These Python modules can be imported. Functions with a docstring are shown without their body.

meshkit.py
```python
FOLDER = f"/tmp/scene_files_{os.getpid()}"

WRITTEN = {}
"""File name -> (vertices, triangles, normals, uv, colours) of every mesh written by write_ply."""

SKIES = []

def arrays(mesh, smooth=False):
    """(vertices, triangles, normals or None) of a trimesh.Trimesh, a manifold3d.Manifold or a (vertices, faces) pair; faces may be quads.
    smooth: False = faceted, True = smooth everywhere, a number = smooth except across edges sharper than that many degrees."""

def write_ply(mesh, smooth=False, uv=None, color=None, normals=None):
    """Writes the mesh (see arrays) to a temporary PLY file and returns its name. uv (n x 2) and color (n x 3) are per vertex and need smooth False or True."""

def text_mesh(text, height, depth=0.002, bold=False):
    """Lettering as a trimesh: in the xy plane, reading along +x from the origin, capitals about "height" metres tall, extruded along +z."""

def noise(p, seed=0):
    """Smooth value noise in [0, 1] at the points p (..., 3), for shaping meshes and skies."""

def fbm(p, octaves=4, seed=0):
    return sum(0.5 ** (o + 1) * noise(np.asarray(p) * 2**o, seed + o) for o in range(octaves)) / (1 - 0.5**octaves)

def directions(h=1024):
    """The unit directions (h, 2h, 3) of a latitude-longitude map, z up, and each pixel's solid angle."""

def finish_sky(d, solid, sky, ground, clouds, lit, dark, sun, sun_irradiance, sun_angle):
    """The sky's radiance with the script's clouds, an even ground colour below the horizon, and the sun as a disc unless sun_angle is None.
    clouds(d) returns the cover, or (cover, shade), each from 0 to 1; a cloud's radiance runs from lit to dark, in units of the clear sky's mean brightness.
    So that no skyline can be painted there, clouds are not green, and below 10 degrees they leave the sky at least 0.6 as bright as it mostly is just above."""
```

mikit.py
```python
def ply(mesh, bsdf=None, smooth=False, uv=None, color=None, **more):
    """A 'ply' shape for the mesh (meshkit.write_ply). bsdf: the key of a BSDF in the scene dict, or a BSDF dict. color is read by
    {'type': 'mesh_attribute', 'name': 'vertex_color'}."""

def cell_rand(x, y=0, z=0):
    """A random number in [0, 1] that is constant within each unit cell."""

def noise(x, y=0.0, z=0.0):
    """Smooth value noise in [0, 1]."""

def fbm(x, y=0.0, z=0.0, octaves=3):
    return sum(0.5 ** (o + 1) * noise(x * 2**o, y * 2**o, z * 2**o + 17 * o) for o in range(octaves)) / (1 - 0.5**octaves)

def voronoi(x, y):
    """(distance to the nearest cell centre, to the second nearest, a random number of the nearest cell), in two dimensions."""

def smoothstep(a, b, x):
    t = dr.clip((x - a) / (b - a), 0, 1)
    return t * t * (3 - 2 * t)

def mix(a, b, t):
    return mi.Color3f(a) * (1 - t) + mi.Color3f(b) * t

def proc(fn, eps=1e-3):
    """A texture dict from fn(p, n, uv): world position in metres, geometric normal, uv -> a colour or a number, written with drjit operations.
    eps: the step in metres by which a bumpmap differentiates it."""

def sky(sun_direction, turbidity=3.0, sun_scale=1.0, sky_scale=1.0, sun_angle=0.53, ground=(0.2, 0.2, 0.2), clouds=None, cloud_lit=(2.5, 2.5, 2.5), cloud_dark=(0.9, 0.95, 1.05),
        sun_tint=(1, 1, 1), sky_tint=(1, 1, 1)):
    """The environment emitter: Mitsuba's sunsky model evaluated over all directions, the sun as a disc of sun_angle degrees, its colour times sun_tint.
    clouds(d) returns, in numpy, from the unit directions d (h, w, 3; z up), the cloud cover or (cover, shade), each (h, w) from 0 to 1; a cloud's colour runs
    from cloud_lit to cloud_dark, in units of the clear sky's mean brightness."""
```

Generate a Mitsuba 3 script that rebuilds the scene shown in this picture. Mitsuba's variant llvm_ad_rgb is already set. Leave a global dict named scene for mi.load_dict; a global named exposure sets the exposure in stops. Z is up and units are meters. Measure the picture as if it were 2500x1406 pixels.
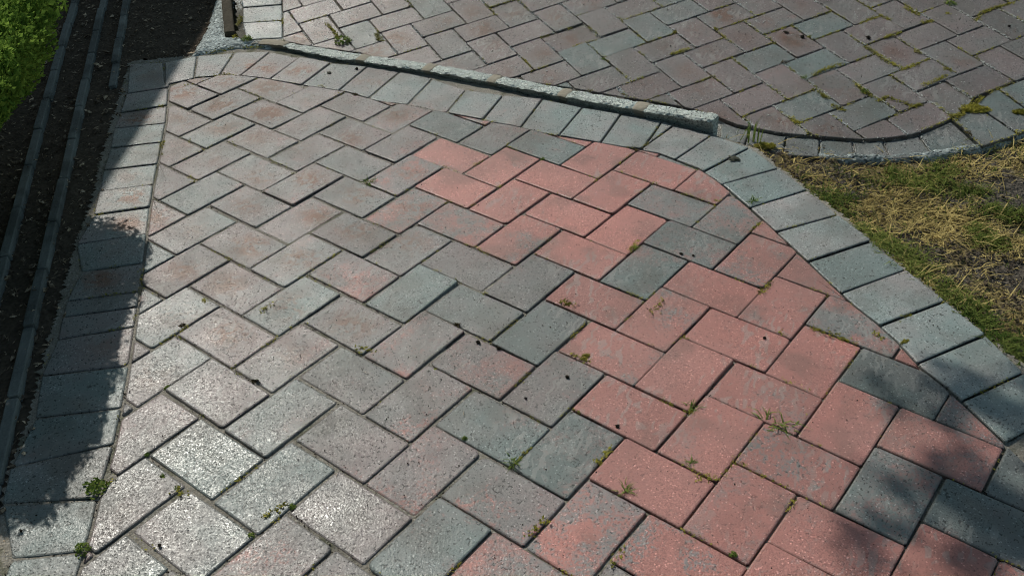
import math, random
import numpy as np, trimesh, mitsuba as mi, drjit as dr, mikit, meshkit
import shapely, shapely.ops, shapely.geometry as sg
from mikit import noise, fbm, cell_rand, smoothstep, mix, proc

# ---------------------------------------------------------------- camera, sky, exposure
T4 = mi.ScalarTransform4f
scene, labels = {'type': 'scene'}, {}
CAM_POS = np.array([1.2207, -1.8949, 1.662]); CAM_DIR = np.array([-0.50564, 0.6207, -0.59921]); CAM_UP = [-0.35015, 0.48712, 0.80007]
scene['camera'] = {'type': 'perspective', 'fov': 2 * math.degrees(math.atan(1250 / 2357.1)), 'fov_axis': 'x', 'near_clip': .05, 'far_clip': 400.0,
                   'to_world': T4().look_at(origin=CAM_POS.tolist(), target=(CAM_POS + CAM_DIR).tolist(), up=CAM_UP)}
# A runs along the planting bed away from the house corner, B across it towards the lawn; BASE is the point they are measured from
A = np.array([-0.6316, 0.7753]); B = np.array([0.7753, 0.6316]); BASE = np.array([1.2207, -1.8949])
def ab(a, b): return BASE + a * A + b * B
SUN_EL, SUN_AZ = math.radians(47), math.radians(27)
sh = math.cos(SUN_AZ) * A - math.sin(SUN_AZ) * B
SUN = [math.cos(SUN_EL) * sh[0], math.cos(SUN_EL) * sh[1], math.sin(SUN_EL)]
scene['sky'] = mikit.sky(SUN, turbidity=3, ground=(.12, .11, .1), sun_tint=(.83, .98, 1.19), sky_tint=(1.12, 1.04, .74), sky_scale=1.2)
exposure = 1.36

DRIVE_R = [[0.90067,0.43156,0.05043],[-0.42276,0.89722,-0.12754],[-0.10029,0.09355,0.99055]]
DRIVE_O = [-0.813,1.2504,0.0353]
DRIVE_W = 0.1421
LEFTIN = [(-2.182,0.106),(-1.898,-0.116),(-1.654,-0.328),(-1.439,-0.511),(-1.208,-0.696),(-1.04,-0.831),(-0.849,-0.987),(-0.664,-1.144),(-0.558,-1.24),(-0.456,-1.345),(-0.383,-1.413),(-0.304,-1.495)]
TOPIN = [(-2.182,0.106),(-2.136,0.209),(-2.044,0.305),(-1.907,0.365),(-1.712,0.413),(-1.512,0.472),(-1.365,0.484),(-1.234,0.531),(-1.069,0.56),(-0.915,0.592),(-0.802,0.622),(-0.664,0.64),(-0.511,0.681),(-0.445,0.698)]
RIGHTIN = [(-0.445,0.698),(-0.243,0.747),(-0.084,0.733),(-0.007,0.704),(0.066,0.667),(0.154,0.618),(0.233,0.57),(0.395,0.47),(0.526,0.386),(0.642,0.312),(0.707,0.281),(0.785,0.235),(0.872,0.168),(0.945,0.132),(1.037,0.073),(1.101,0.034),(1.166,-0.01)]
LEFTOUT = [(-2.511,0.154),(-2.258,-0.062),(-2.065,-0.232),(-1.818,-0.444),(-1.636,-0.587),(-1.488,-0.727),(-1.329,-0.863),(-1.173,-0.999),(-1.034,-1.121),(-0.905,-1.227),(-0.788,-1.324),(-0.689,-1.417),(-0.603,-1.49)]
TOPOUT = [(-2.412,0.257),(-2.347,0.326),(-2.316,0.39),(-2.254,0.496),(-2.188,0.557),(-2.078,0.604),(-1.98,0.611),(-1.86,0.641),(-1.743,0.664),(-1.626,0.703),(-1.506,0.73),(-1.366,0.777),(-1.211,0.802),(-1.067,0.836),(-0.957,0.839),(-0.77,0.893),(-0.632,0.928),(-0.486,0.945),(-0.319,0.969),(-0.162,0.981)]
RIGHTOUT = [(-0.162,0.981),(-0.009,0.983),(0.136,0.894),(0.275,0.815),(0.417,0.735),(0.554,0.65),(0.687,0.563),(0.831,0.476),(0.961,0.395),(1.074,0.33)]
ROWA = [(-3.401,0.441),(-3.138,0.234),(-2.706,-0.081),(-2.39,-0.33),(-2.137,-0.519),(-1.943,-0.67),(-1.601,-0.922),(-1.435,-1.041)]
ROWB = [(-3.278,0.522),(-3.014,0.316),(-2.524,-0.056),(-2.158,-0.337),(-1.923,-0.517),(-1.674,-0.708),(-1.499,-0.849),(-1.268,-1.02),(-1.085,-1.158)]
ROWC = [(-3.182,0.586),(-2.96,0.413),(-2.64,0.171),(-2.366,-0.044)]
SEAM_TOP = [((-2.377,0.223),(-2.209,0.101)),((-2.319,0.351),(-2.151,0.208)),((-2.214,0.469),(-2.102,0.315)),((-2.089,0.565),(-2.004,0.337)),((-1.937,0.599),(-1.873,0.379)),((-1.776,0.631),(-1.721,0.421)),((-1.622,0.691),(-1.558,0.473)),((-1.475,0.737),(-1.411,0.496)),((-1.317,0.758),(-1.243,0.533)),((-1.137,0.756),(-1.068,0.556)),((-0.982,0.799),(-0.924,0.611)),((-0.836,0.861),(-0.768,0.638)),((-0.667,0.887),(-0.622,0.7)),((-0.518,0.924),(-0.465,0.725))]
SEAM_RIGHT = [((-0.362,0.963),(-0.322,0.794)),((-0.311,0.958),(-0.314,0.767)),((-0.161,0.97),(-0.176,0.755)),((-0.006,0.963),(-0.057,0.728)),((0.138,0.889),(0.048,0.719)),((0.275,0.815),(0.187,0.635)),((0.416,0.729),(0.303,0.532)),((0.554,0.65),(0.448,0.445)),((0.689,0.565),(0.587,0.358)),((0.83,0.479),(0.725,0.273)),((0.962,0.398),(0.861,0.187)),((1.083,0.3),(0.994,0.108)),((1.186,0.192),(1.122,0.034))]
SEAM_LEFT = [((-2.248,-0.055),(-2.149,0.082)),((-2.12,-0.17),(-2.019,-0.018)),((-2.029,-0.26),(-1.899,-0.117)),((-1.902,-0.359),(-1.778,-0.216)),((-1.779,-0.469),(-1.658,-0.332)),((-1.661,-0.562),(-1.541,-0.422)),((-1.54,-0.66),(-1.429,-0.52)),((-1.433,-0.791),(-1.3,-0.626)),((-1.288,-0.867),(-1.174,-0.731)),((-1.19,-0.976),(-1.058,-0.827)),((-1.13,-1.026),(-1.002,-0.875)),((-1.049,-1.089),(-0.931,-0.933)),((-0.949,-1.196),(-0.794,-1.031)),((-0.817,-1.292),(-0.672,-1.141)),((-0.71,-1.418),(-0.58,-1.231)),((-0.623,-1.489),(-0.462,-1.352)),((-0.459,-1.556),(-0.358,-1.458))]
DRV_EDGE = [(-0.794,-1.027),(-0.6,-0.843),(-0.555,-0.823),(-0.33,-0.626),(-0.111,-0.432),(0.104,-0.239),(0.371,-0.01),(0.47,0.072),(0.59,0.14),(0.67,0.171),(0.718,0.208),(0.789,0.264),(0.865,0.35),(0.938,0.437),(0.982,0.492),(1.025,0.584),(1.048,0.657),(1.049,0.733),(1.048,0.811),(1.036,0.913),(0.999,0.998),(0.999,1.113),(1.001,1.244),(0.996,1.462)]
DRV_LEFT = [(-1.504,-0.917),(-1.259,-0.989),(-1.068,-1.044),(-0.891,-1.099)]
DRV_BORDER = [((0.611,0.141),(0.682,0.085)),((0.699,0.211),(0.752,0.152)),((0.792,0.304),(0.855,0.24)),((0.874,0.386),(0.932,0.334)),((0.946,0.47),(1.002,0.431)),((0.996,0.559),(1.061,0.525)),((1.04,0.685),(1.12,0.655)),((1.037,0.841),(1.175,0.814)),((1.027,0.97),(1.191,0.964)),((0.993,1.117),(1.177,1.098)),((0.99,1.303),(1.181,1.298))]
DRV_LBORDER = [((-1.456,-1.138),(-1.364,-0.96)),((-1.298,-1.17),(-1.218,-1.004)),((-1.153,-1.21),(-1.069,-1.046)),((-0.996,-1.237),(-0.919,-1.091))]
CONC_OUT = [(0.803,0.168),(0.88,0.29),(0.981,0.391),(1.061,0.505),(1.122,0.637),(1.149,0.763),(1.184,0.863),(1.191,0.953),(1.199,1.045),(1.189,1.26)]
WEEDS = [
    ([0.479,-0.304,-0.004], 'grass', 0.032, 'bright green grass tuft casting a short shadow between red pavers'),
    ([0.669,-0.234,-0.004], 'long', 0.055, 'flattened clump of long grass blades lying along a red paver joint'),
    ([0.565,-0.461,-0.004], 'grass', 0.022, 'small green tuft beside the bluish patch of a red paver'),
    ([0.612,-0.47,-0.004], 'moss', 0.022, 'yellow-green sprig at the corner below the bluish patch of a red paver'),
    ([0.761,-0.633,-0.004], 'leafy', 0.018, 'tiny green sprout between red pavers closest to the bottom right'),
    ([0.233,-0.706,-0.004], 'grass', 0.035, 'thin dark grass tuft at the meeting of two blue-grey pavers'),
    ([0.094,-0.71,-0.004], 'leafy', 0.016, 'tiny sprout on the left joint of a blue-grey paver'),
    ([-0.939,0.009,-0.004], 'grass', 0.034, 'lone grass tuft among the faded mauve pavers'),
    ([-0.556,0.482,-0.004], 'leafy', 0.02, 'tiny sprout beside the half grey half red paver below the curb'),
    ([-0.008,0.201,-0.004], 'grass', 0.024, 'yellow-tipped tuft where a blue-grey paver meets red ones'),
    ([0.162,0.645,-0.004], 'grass', 0.032, 'yellowish tuft at the inner edge of the right border, farthest from the lawn corner'),
    ([0.8,0.245,-0.004], 'moss', 0.03, 'brownish moss clump against the inner edge of the right border'),
    ([0.674,0.164,-0.004], 'moss', 0.02, 'small moss pad above the red paver near the right border'),
    ([0.598,0.162,-0.004], 'moss', 0.014, 'smallest moss pad near the right border'),
    ([0.065,0.582,-0.004], 'moss', 0.022, 'yellowish moss pad by the cut red paver at the patio curve'),
    ([0.238,0.511,-0.004], 'moss', 0.018, 'moss speck in the corner of a grey paver beside the right border'),
    ([-0.01,-0.142,-0.004], 'moss', 0.028, 'dark olive moss at the upper left corner of a red paver'),
    ([0.157,-0.297,-0.004], 'moss', 0.034, 'olive moss streak between a grey paver and a red paver'),
    ([-0.201,-0.395,-0.004], 'dry', 0.026, 'dark withered clump on the joint of two grey pavers'),
    ([-0.859,-0.737,-0.004], 'moss', 0.035, 'dark green moss pad between two pale pavers near the left border'),
    ([-0.487,-1.333,-0.004], 'leafy', 0.06, 'largest leafy weed at the left border joint'),
    ([-0.356,-1.45,-0.004], 'leafy', 0.042, 'spindly leafy weed at the lowest left border joint'),
    ([-0.483,-1.197,-0.004], 'leafy', 0.014, 'tiny sprout above the bright pale paver at lower left'),
    ([-0.393,-1.217,-0.004], 'leafy', 0.016, 'tiny round-leaved sprout left of the bright pale paver'),
    ([-0.337,-1.219,-0.004], 'leafy', 0.018, 'round-leaved sprout below the bright pale paver'),
    ([-0.094,-1.206,-0.004], 'leafy', 0.016, 'small sprout at the right corner of a bright pale paver'),
    ([-0.083,-1.098,-0.004], 'leafy', 0.018, 'small sprout on the joint between pale mauve pavers at the bottom'),
    ([-0.472,-0.877,-0.004], 'dry', 0.03, 'thin dark upright sprig between pale pavers'),
    ([0.488,-0.62,-0.004], 'grass', 0.03, 'dark upright grass blades at the edge of a mauve and a red paver'),
    ([0.393,-0.585,-0.004], 'moss', 0.026, 'moss strip at the tip of the blue-grey paver beside a red one'),
    ([-1.469,0.47,-0.004], 'dry', 0.035, 'dark dry sprig at the seam of the border below the curb'),
    ([0.854,-0.007,-0.004], 'moss', 0.014, 'yellow leaf scrap beside the dark grey paver'),
    ([-0.818,-0.845,-0.004], 'dry', 0.026, 'dark dry clump near the shaded left border'),
    ([-0.639,-1.024,-0.004], 'leafy', 0.018, 'small green sprig beside the shaded corner of a pale paver'),
    ([-1.854,0.775,0.023], 'leafy', 0.075, 'largest bright green weed in the driveway beside the curb'),
    ([-1.719,0.871,0.029], 'moss', 0.045, 'bright green moss plug in the joint right of the largest driveway weed'),
    ([-2.241,0.568,0.016], 'leafy', 0.05, 'pale green upright weed at the end of the driveway border'),
    ([-0.807,1.238,0.029], 'leafy', 0.026, 'single round green plant in the middle of the driveway'),
    ([-0.67,1.574,0.066], 'moss', 0.03, 'yellow moss spot on a whitish driveway joint'),
    ([-0.539,1.683,0.073], 'moss', 0.03, 'green moss spot at a driveway joint corner near the top'),
    ([-0.179,1.592,0.043], 'dry', 0.045, 'dark brown moss clump in the driveway joint'),
    ([-0.066,1.53,0.029], 'grass', 0.028, 'small star-shaped green tuft right of the dark brown clump'),
    ([0.163,1.561,0.022], 'leafy', 0.036, 'leafy weed below a driveway joint with white sand'),
    ([-0.182,1.819,0.072], 'moss', 0.032, 'light green moss corner above the middle right driveway'),
    ([0.224,1.93,0.066], 'moss', 0.045, 'olive moss clump between mauve driveway pavers at right'),
    ([0.2,2.354,0.122], 'leafy', 0.05, 'light green weed at the top edge of the driveway'),
    ([0.217,2.269,0.11], 'moss', 0.04, 'moss clump just below the weed at the top edge of the driveway'),
    ([0.038,1.252,-0.012], 'moss', 0.03, 'orange-brown moss at the driveway edge above the dark step'),
    ([0.54,1.661,0.015], 'big', 0.085, 'widest yellow-brown weed mat at the end of the curved driveway edge'),
    ([0.682,1.725,0.016], 'big', 0.045, 'orange weed mat at the right end of the driveway border'),
    ([0.573,1.503,-0.007], 'dry', 0.035, 'brown sprig lying on the driveway border near the concrete'),
    ([-0.051,1.062,-0.032], 'tall', 0.13, 'tall pale grass blades standing at the corner of patio and driveway'),
    ([0.007,1.061,-0.035], 'big', 0.055, 'low straw-coloured clump at the tip of the lawn'),
]
MOSS = [
    [[-0.595,1.405,0.04],[-0.567,1.455,0.045],[-0.546,1.508,0.051]],
    [[-0.047,1.562,0.032],[-0.032,1.608,0.038],[-0.009,1.65,0.042],[0.011,1.689,0.046]],
    [[-0.051,2.01,0.09],[-0.033,2.06,0.096],[-0.001,2.11,0.101],[0.043,2.097,0.097]],
    [[0.11,1.594,0.028],[0.168,1.557,0.021],[0.203,1.541,0.017]],
    [[0.219,1.764,0.045],[0.251,1.818,0.05],[0.259,1.84,0.053]],
    [[0.319,1.692,0.031],[0.352,1.742,0.035],[0.378,1.82,0.044]],
    [[0.04,1.856,0.066],[0.098,1.83,0.059],[0.155,1.794,0.052],[0.2,1.783,0.048]],
    [[0.077,1.962,0.078],[0.116,2.034,0.085]],
    [[0.506,1.573,0.006],[0.526,1.661,0.016],[0.538,1.747,0.026]],
    [[0.099,1.413,0.006],[0.152,1.408,0.002]],
    [[0.227,1.523,0.013],[0.248,1.568,0.018],[0.352,1.56,0.012],[0.384,1.605,0.016]],
    [[0.159,2.142,0.097],[0.187,2.182,0.1]],
    [[0.056,2.23,0.113],[0.13,2.195,0.105]],
    [[0.323,2.316,0.111],[0.366,2.412,0.121],[0.421,2.499,0.129]],
    [[-2.426,0.699,0.042],[-2.362,0.61,0.028],[-2.301,0.544,0.016]],
    [[-2.019,0.846,0.041],[-1.933,0.808,0.031],[-1.834,0.755,0.02]],
    [[-1.771,0.9,0.035],[-1.694,0.855,0.025]],
    [[0.335,2.331,0.112],[0.333,2.264,0.103]],
    [[0.01,1.48,0.019],[0.069,1.442,0.011]],
    [[0.354,1.863,0.051],[0.39,1.851,0.047]],
    [[0.007,1.263,-0.009],[0.047,1.24,-0.014]],
    [[0.485,1.566,0.006],[0.508,1.605,0.01]],
    [[-2.305,0.392,-0.004],[-2.281,0.44,-0.004],[-2.254,0.496,-0.004]],
    [[-2.23,0.523,-0.004],[-2.15,0.571,-0.004]],
    [[-2.145,0.093,-0.004],[-2.094,0.156,-0.004]],
    [[-2.035,-0.055,-0.004],[-2.023,-0.025,-0.004]],
    [[-1.781,-0.214,-0.004],[-1.698,-0.287,-0.004]],
    [[-2.086,0.258,-0.004],[-2.062,0.298,-0.004],[-2.009,0.324,-0.004]],
    [[-1.656,0.442,-0.004],[-1.6,0.457,-0.004]],
    [[-0.037,-0.141,-0.004],[0.012,-0.139,-0.004]],
    [[0.124,-0.313,-0.004],[0.194,-0.306,-0.004]],
    [[-0.351,-0.629,-0.004],[-0.303,-0.611,-0.004]],
    [[-0.483,-1.327,-0.004],[-0.469,-1.289,-0.004]],
    [[0.391,-0.852,-0.004],[0.395,-0.783,-0.004]],
    [[0.39,-0.593,-0.004],[0.391,-0.533,-0.004]],
    [[0.706,0.236,-0.004],[0.757,0.22,-0.004]],
    [[0.598,-0.498,-0.004],[0.63,-0.471,-0.004]],
    [[0.572,-0.809,-0.004],[0.573,-0.764,-0.004]],
    [[-0.112,-1.159,-0.004],[-0.095,-1.103,-0.004]],
    [[0.58,0.156,-0.004],[0.681,0.161,-0.004]],
    [[-0.012,0.239,-0.004],[-0.008,0.174,-0.004]],
    [[-0.333,-1.224,-0.004],[-0.303,-1.224,-0.004]],
    [[-0.687,-0.625,-0.004],[-0.687,-0.671,-0.004]],
    [[0.239,0.557,-0.004],[0.241,0.496,-0.004]],
    [[0.201,0.027,-0.004],[0.202,-0.052,-0.004]],
    [[0.402,0.278,-0.004],[0.403,0.149,-0.004]],
    [[0.517,0.089,-0.004],[0.536,0.086,-0.004]],
]
CLODS = [([0.167,-0.392,-0.004],0.016),([0.13,-0.517,-0.004],0.011),([0.5,0.042,-0.004],0.012),([-0.014,0.851,-0.004],0.05),([-1.704,0.551,-0.004],0.03),([-0.103,-0.42,-0.004],0.018),([-0.044,-0.408,-0.004],0.016),([-1.636,0.642,-0.004],0.018),([0.366,-0.465,-0.004],0.016),([0.127,0.252,-0.004],0.014),([0.16,0.265,-0.004],0.012),([-0.51,-1.502,-0.004],0.011),([-0.229,-1.343,-0.004],0.012),([-0.276,1.797,0.074],0.03),([-0.203,1.795,0.07],0.024),([0.023,1.919,0.075],0.026),([0.46,2.29,0.1],0.015)]
CURB_FRONT = [[-2.261,0.48],[-2.195,0.563],[-2.068,0.616],[-1.938,0.63],[-1.758,0.664],[-1.626,0.703],[-1.366,0.777],[-1.072,0.842],[-0.77,0.893],[-0.486,0.945],[-0.294,0.974],[-0.165,0.986]]
CURB_H = [.008,.009,.011,.012,.013,.014,.015,.016,.018,.024,.034,.047]
MORTAR = [[-2.111,0.589],[-1.673,0.717],[-1.368,0.789],[-1.08,0.853],[-0.775,0.931],[-0.464,0.991]]
SHADE = [[-2.556,0.622],[-2.37,0.301],[-2.259,0.125],[-2.133,-0.11],[-1.968,-0.285],[-1.8,-0.431],[-1.654,-0.567],[-1.471,-0.656],[-1.31,-0.658],[-1.249,-0.671],[-1.074,-0.807],[-0.851,-0.988],[-0.796,-1.051],[-0.59,-1.23],[-0.559,-1.321],[-0.565,-1.462]]
HAUNCH = [[-2.313,0.387],[-2.336,0.339],[-2.535,0.577],[-2.8,0.838],[-2.964,1.006],[-2.944,1.019],[-2.759,0.865],[-2.367,0.546],[-2.315,0.581],[-2.288,0.616],[-2.23,0.638],[-2.158,0.643],[-2.11,0.583],[-2.188,0.557],[-2.25,0.493]]
STRIP = [[-2.357,0.564],[-2.754,0.868],[-3.05,1.095]]
GREEN = [[0.465,1.172],[0.519,1.176],[0.446,1.074],[0.599,1.265],[0.662,1.193],[0.779,1.148],[0.831,1.094],[0.774,0.994],[0.395,0.786],[0.323,0.827],[0.577,0.658],[0.628,0.655],[0.676,0.624],[0.718,0.59],[0.812,0.572],[0.86,0.525],[0.919,0.477],[0.996,0.394],[0.838,1.159],[0.513,0.709],[0.588,1.174],[0.842,0.929]]
BARE = [[0.712,0.728],[0.775,0.72],[0.886,0.698],[0.201,1.039],[0.082,0.999],[0.948,0.599],[0.156,0.939],[0.949,0.794],[0.8,0.79],[0.286,1.081]]
STRAW = [[0.324,0.989],[0.411,0.984],[0.495,0.979],[0.702,1.321],[0.752,1.425],[0.621,0.886],[0.738,0.911],[0.5,0.86],[0.868,0.839]]
FAR = [(-1.814,-0.821),(-1.126,0.151),(-0.285,1.341),(0.433,2.357),(0.758,1.968),(0.997,1.681)]

# ---------------------------------------------------------------- helpers
def key_for(name):
    if name not in scene and name not in labels: return name
    k = 1
    while f'{name}_{k:03d}' in scene or f'{name}_{k:03d}' in labels: k += 1
    return f'{name}_{k:03d}'
def obj(name, mesh, bsdf, parent=None, label=None, cat=None, group=None, kind=None, smooth=False, **more):
    key = key_for((parent + '__' if parent else '') + name)
    scene[key] = mikit.ply(mesh, bsdf, smooth=smooth, **more)
    d = {k: v for k, v in (('label', label), ('category', cat), ('group', group), ('kind', kind)) if v}
    if d: labels[key] = d
    return key
def thing(name, label, cat, group=None):
    key = key_for(name); labels[key] = {'label': label, 'category': cat}
    if group: labels[key]['group'] = group
    return key
def tm(v, f): return trimesh.Trimesh(np.asarray(v, float), np.asarray(f, int), process=False)
def snoise(x, y, seed=0):
    """smooth value noise of numpy arrays, 0..1"""
    x = np.asarray(x, float); y = np.asarray(y, float)
    i, j = np.floor(x).astype(np.int64), np.floor(y).astype(np.int64); u, v = x - i, y - j
    u, v = u * u * (3 - 2 * u), v * v * (3 - 2 * v)
    def h(a, b):
        n = (a * 374761393 + b * 668265263 + seed * 982451653) & 0xFFFFFFFF
        n = ((n ^ (n >> 13)) * 1274126177) & 0xFFFFFFFF
        return ((n ^ (n >> 16)) & 0xFFFF) / 65535.0
    return (h(i, j) * (1 - u) + h(i + 1, j) * u) * (1 - v) + (h(i, j + 1) * (1 - u) + h(i + 1, j + 1) * u) * v
def sfbm(x, y, seed=0): return .5 * snoise(x, y, seed) + .3 * snoise(2.1 * x, 2.1 * y, seed + 1) + .2 * snoise(4.3 * x, 4.3 * y, seed + 2)
def frame(d):
    d = np.asarray(d, float); d = d / np.linalg.norm(d); a = np.cross(d, [.3, .2, .9] if abs(d[2]) < .9 else [1, 0, 0]); a /= np.linalg.norm(a)
    return d, a, np.cross(d, a)
def tube(path, radii, n=6):
    path = np.asarray(path, float); v, f = [], []
    for i, p in enumerate(path):
        d, a, b = frame(path[min(i + 1, len(path) - 1)] - path[max(i - 1, 0)])
        for k in range(n):
            t = 2 * math.pi * k / n; v.append(p + radii[i] * (a * math.cos(t) + b * math.sin(t)))
    for i in range(len(path) - 1):
        for k in range(n):
            q = i * n + k; r = i * n + (k + 1) % n
            f += [(q, r, r + n), (q, r + n, q + n)]
    v.append(path[0]); v.append(path[-1]); e = len(v)
    for k in range(n): f += [(e - 2, (k + 1) % n, k), (e - 1, (len(path) - 1) * n + k, (len(path) - 1) * n + (k + 1) % n)]
    return tm(v, f)
cat_ = trimesh.util.concatenate

# the driveway lies in a gently tilted plane of its own
DR, DO = np.array(DRIVE_R), np.array(DRIVE_O)
def drive_pt(x, y, h=0.0): return DO + DR @ np.array([x, y, h])
def drive_z(x, y): return DO[2] - (DR[0, 2] * (x - DO[0]) + DR[1, 2] * (y - DO[1])) / DR[2, 2]

# ---------------------------------------------------------------- materials
JOINTS = {'patio': [], 'driveway': []}
PARAM = []          # one row per paver: red share, mauve share of its grey, rust spot, brightness
TAB = {}
def paver_fn(p, n, uv):
    idx = mi.UInt32(dr.clip(uv.x, 0, 2000)); lx, ly = uv.x - dr.floor(uv.x) - .5, uv.y - .5
    red, mauve, rust, brt = (dr.gather(mi.Float, TAB[k], idx) for k in ('red', 'mauve', 'rust', 'brt'))
    ox, oy = dr.gather(mi.Float, TAB['ox'], idx), dr.gather(mi.Float, TAB['oy'], idx)
    gx, gy, soft = (dr.gather(mi.Float, TAB[k], idx) for k in ('gx', 'gy', 'soft'))
    wx, wy = p.x + .02 * noise(p.x * 45, p.y * 45, 1.0), p.y + .02 * noise(p.x * 45, p.y * 45, 2.0)
    big = fbm(wx * 16 + 3.0 * gx, wy * 16, 3.0); fine = noise(p.x * 240, p.y * 240, 7.0); mid = noise(wx * 70, wy * 70, 2.0); slow = fbm(p.x * 4, p.y * 4, 31.0)
    f = (big - .5) * .85 + (lx * gx + ly * gy) * 2.2 + (mid - .5) * .2 + (fine - .5) * .5 + (red - .5) * 1.5
    m = smoothstep(-soft, soft, f)
    grey = mix((.156, .188, .183), (.236, .186, .183), dr.clip(mauve + .06 + (big - .5) * .6 - (lx * gy - ly * gx) * 2, 0, 1))
    col = mix(grey, mix((.41, .158, .132), (.33, .155, .136), fbm(p.x * 6, p.y * 6, 71.0)), m * .92)
    spot = dr.exp(-(dr.square((lx - ox) / .062) + dr.square((ly - oy) / .05))) * rust * smoothstep(.3, .6, big * .5 + mid * .3 + fine * .2)
    col = mix(col, (.165, .074, .044), dr.clip(spot * 1.9, 0, .92))
    g1 = cell_rand(dr.floor(p.x * 330), dr.floor(p.y * 330), 1.0); g2 = noise(p.x * 240, p.y * 240, 5.0); rub = smoothstep(.35, .65, fbm(p.x * 10, p.y * 10, 41.0))
    amp = .1 + .17 * rub
    col = col * (brt * (.84 + .32 * fbm(p.x * 7, p.y * 7, 9.0)) * (1 - amp + 2 * amp * noise(p.x * 420, p.y * 420, 11.0)))
    col = dr.select(g1 > .984 - .016 * rub, col * 1.6 + .05, col)
    col = mix(col, col * .25, smoothstep(.17 + .14 * slow - .07 * m, .1, g2) * .9 * (1 - .45 * m))
    scuff = smoothstep(.64, .72, noise(wx * 120 + wy * 40, wy * 22 - wx * 30, 8.0)) * smoothstep(.5, .7, fbm(p.x * 6, p.y * 6, 51.0))
    col = mix(col, (.3, .29, .275), scuff * .35)
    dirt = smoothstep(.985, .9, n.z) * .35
    grime = smoothstep(.55, .75, fbm(p.x * 9, p.y * 9, 21.0)) * .28
    trod = smoothstep(.48, .72, fbm(p.x * 2.3, p.y * 2.3, 81.0)) * (.1 + .2 * noise(p.x * 90, p.y * 90, 82.0))
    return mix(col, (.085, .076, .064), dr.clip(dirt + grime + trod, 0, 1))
def paver_bump(p, n, uv):
    return noise(p.x * 400, p.y * 400, 4.0) + noise(p.x * 120, p.y * 120, 6.0) * .5 - smoothstep(.28, .12, noise(p.x * 240, p.y * 240, 5.0)) * .9
def paver_rough(p, n, uv):
    g = dr.gather(mi.Float, TAB['gloss'], mi.UInt32(dr.clip(uv.x, 0, 2000)))
    return dr.clip(.49 - g + .22 * (fbm(p.x * 14, p.y * 14, 61.0) - .5) + .2 * (noise(p.x * 300, p.y * 300, 3.0) - .5), .2, .8)
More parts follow.
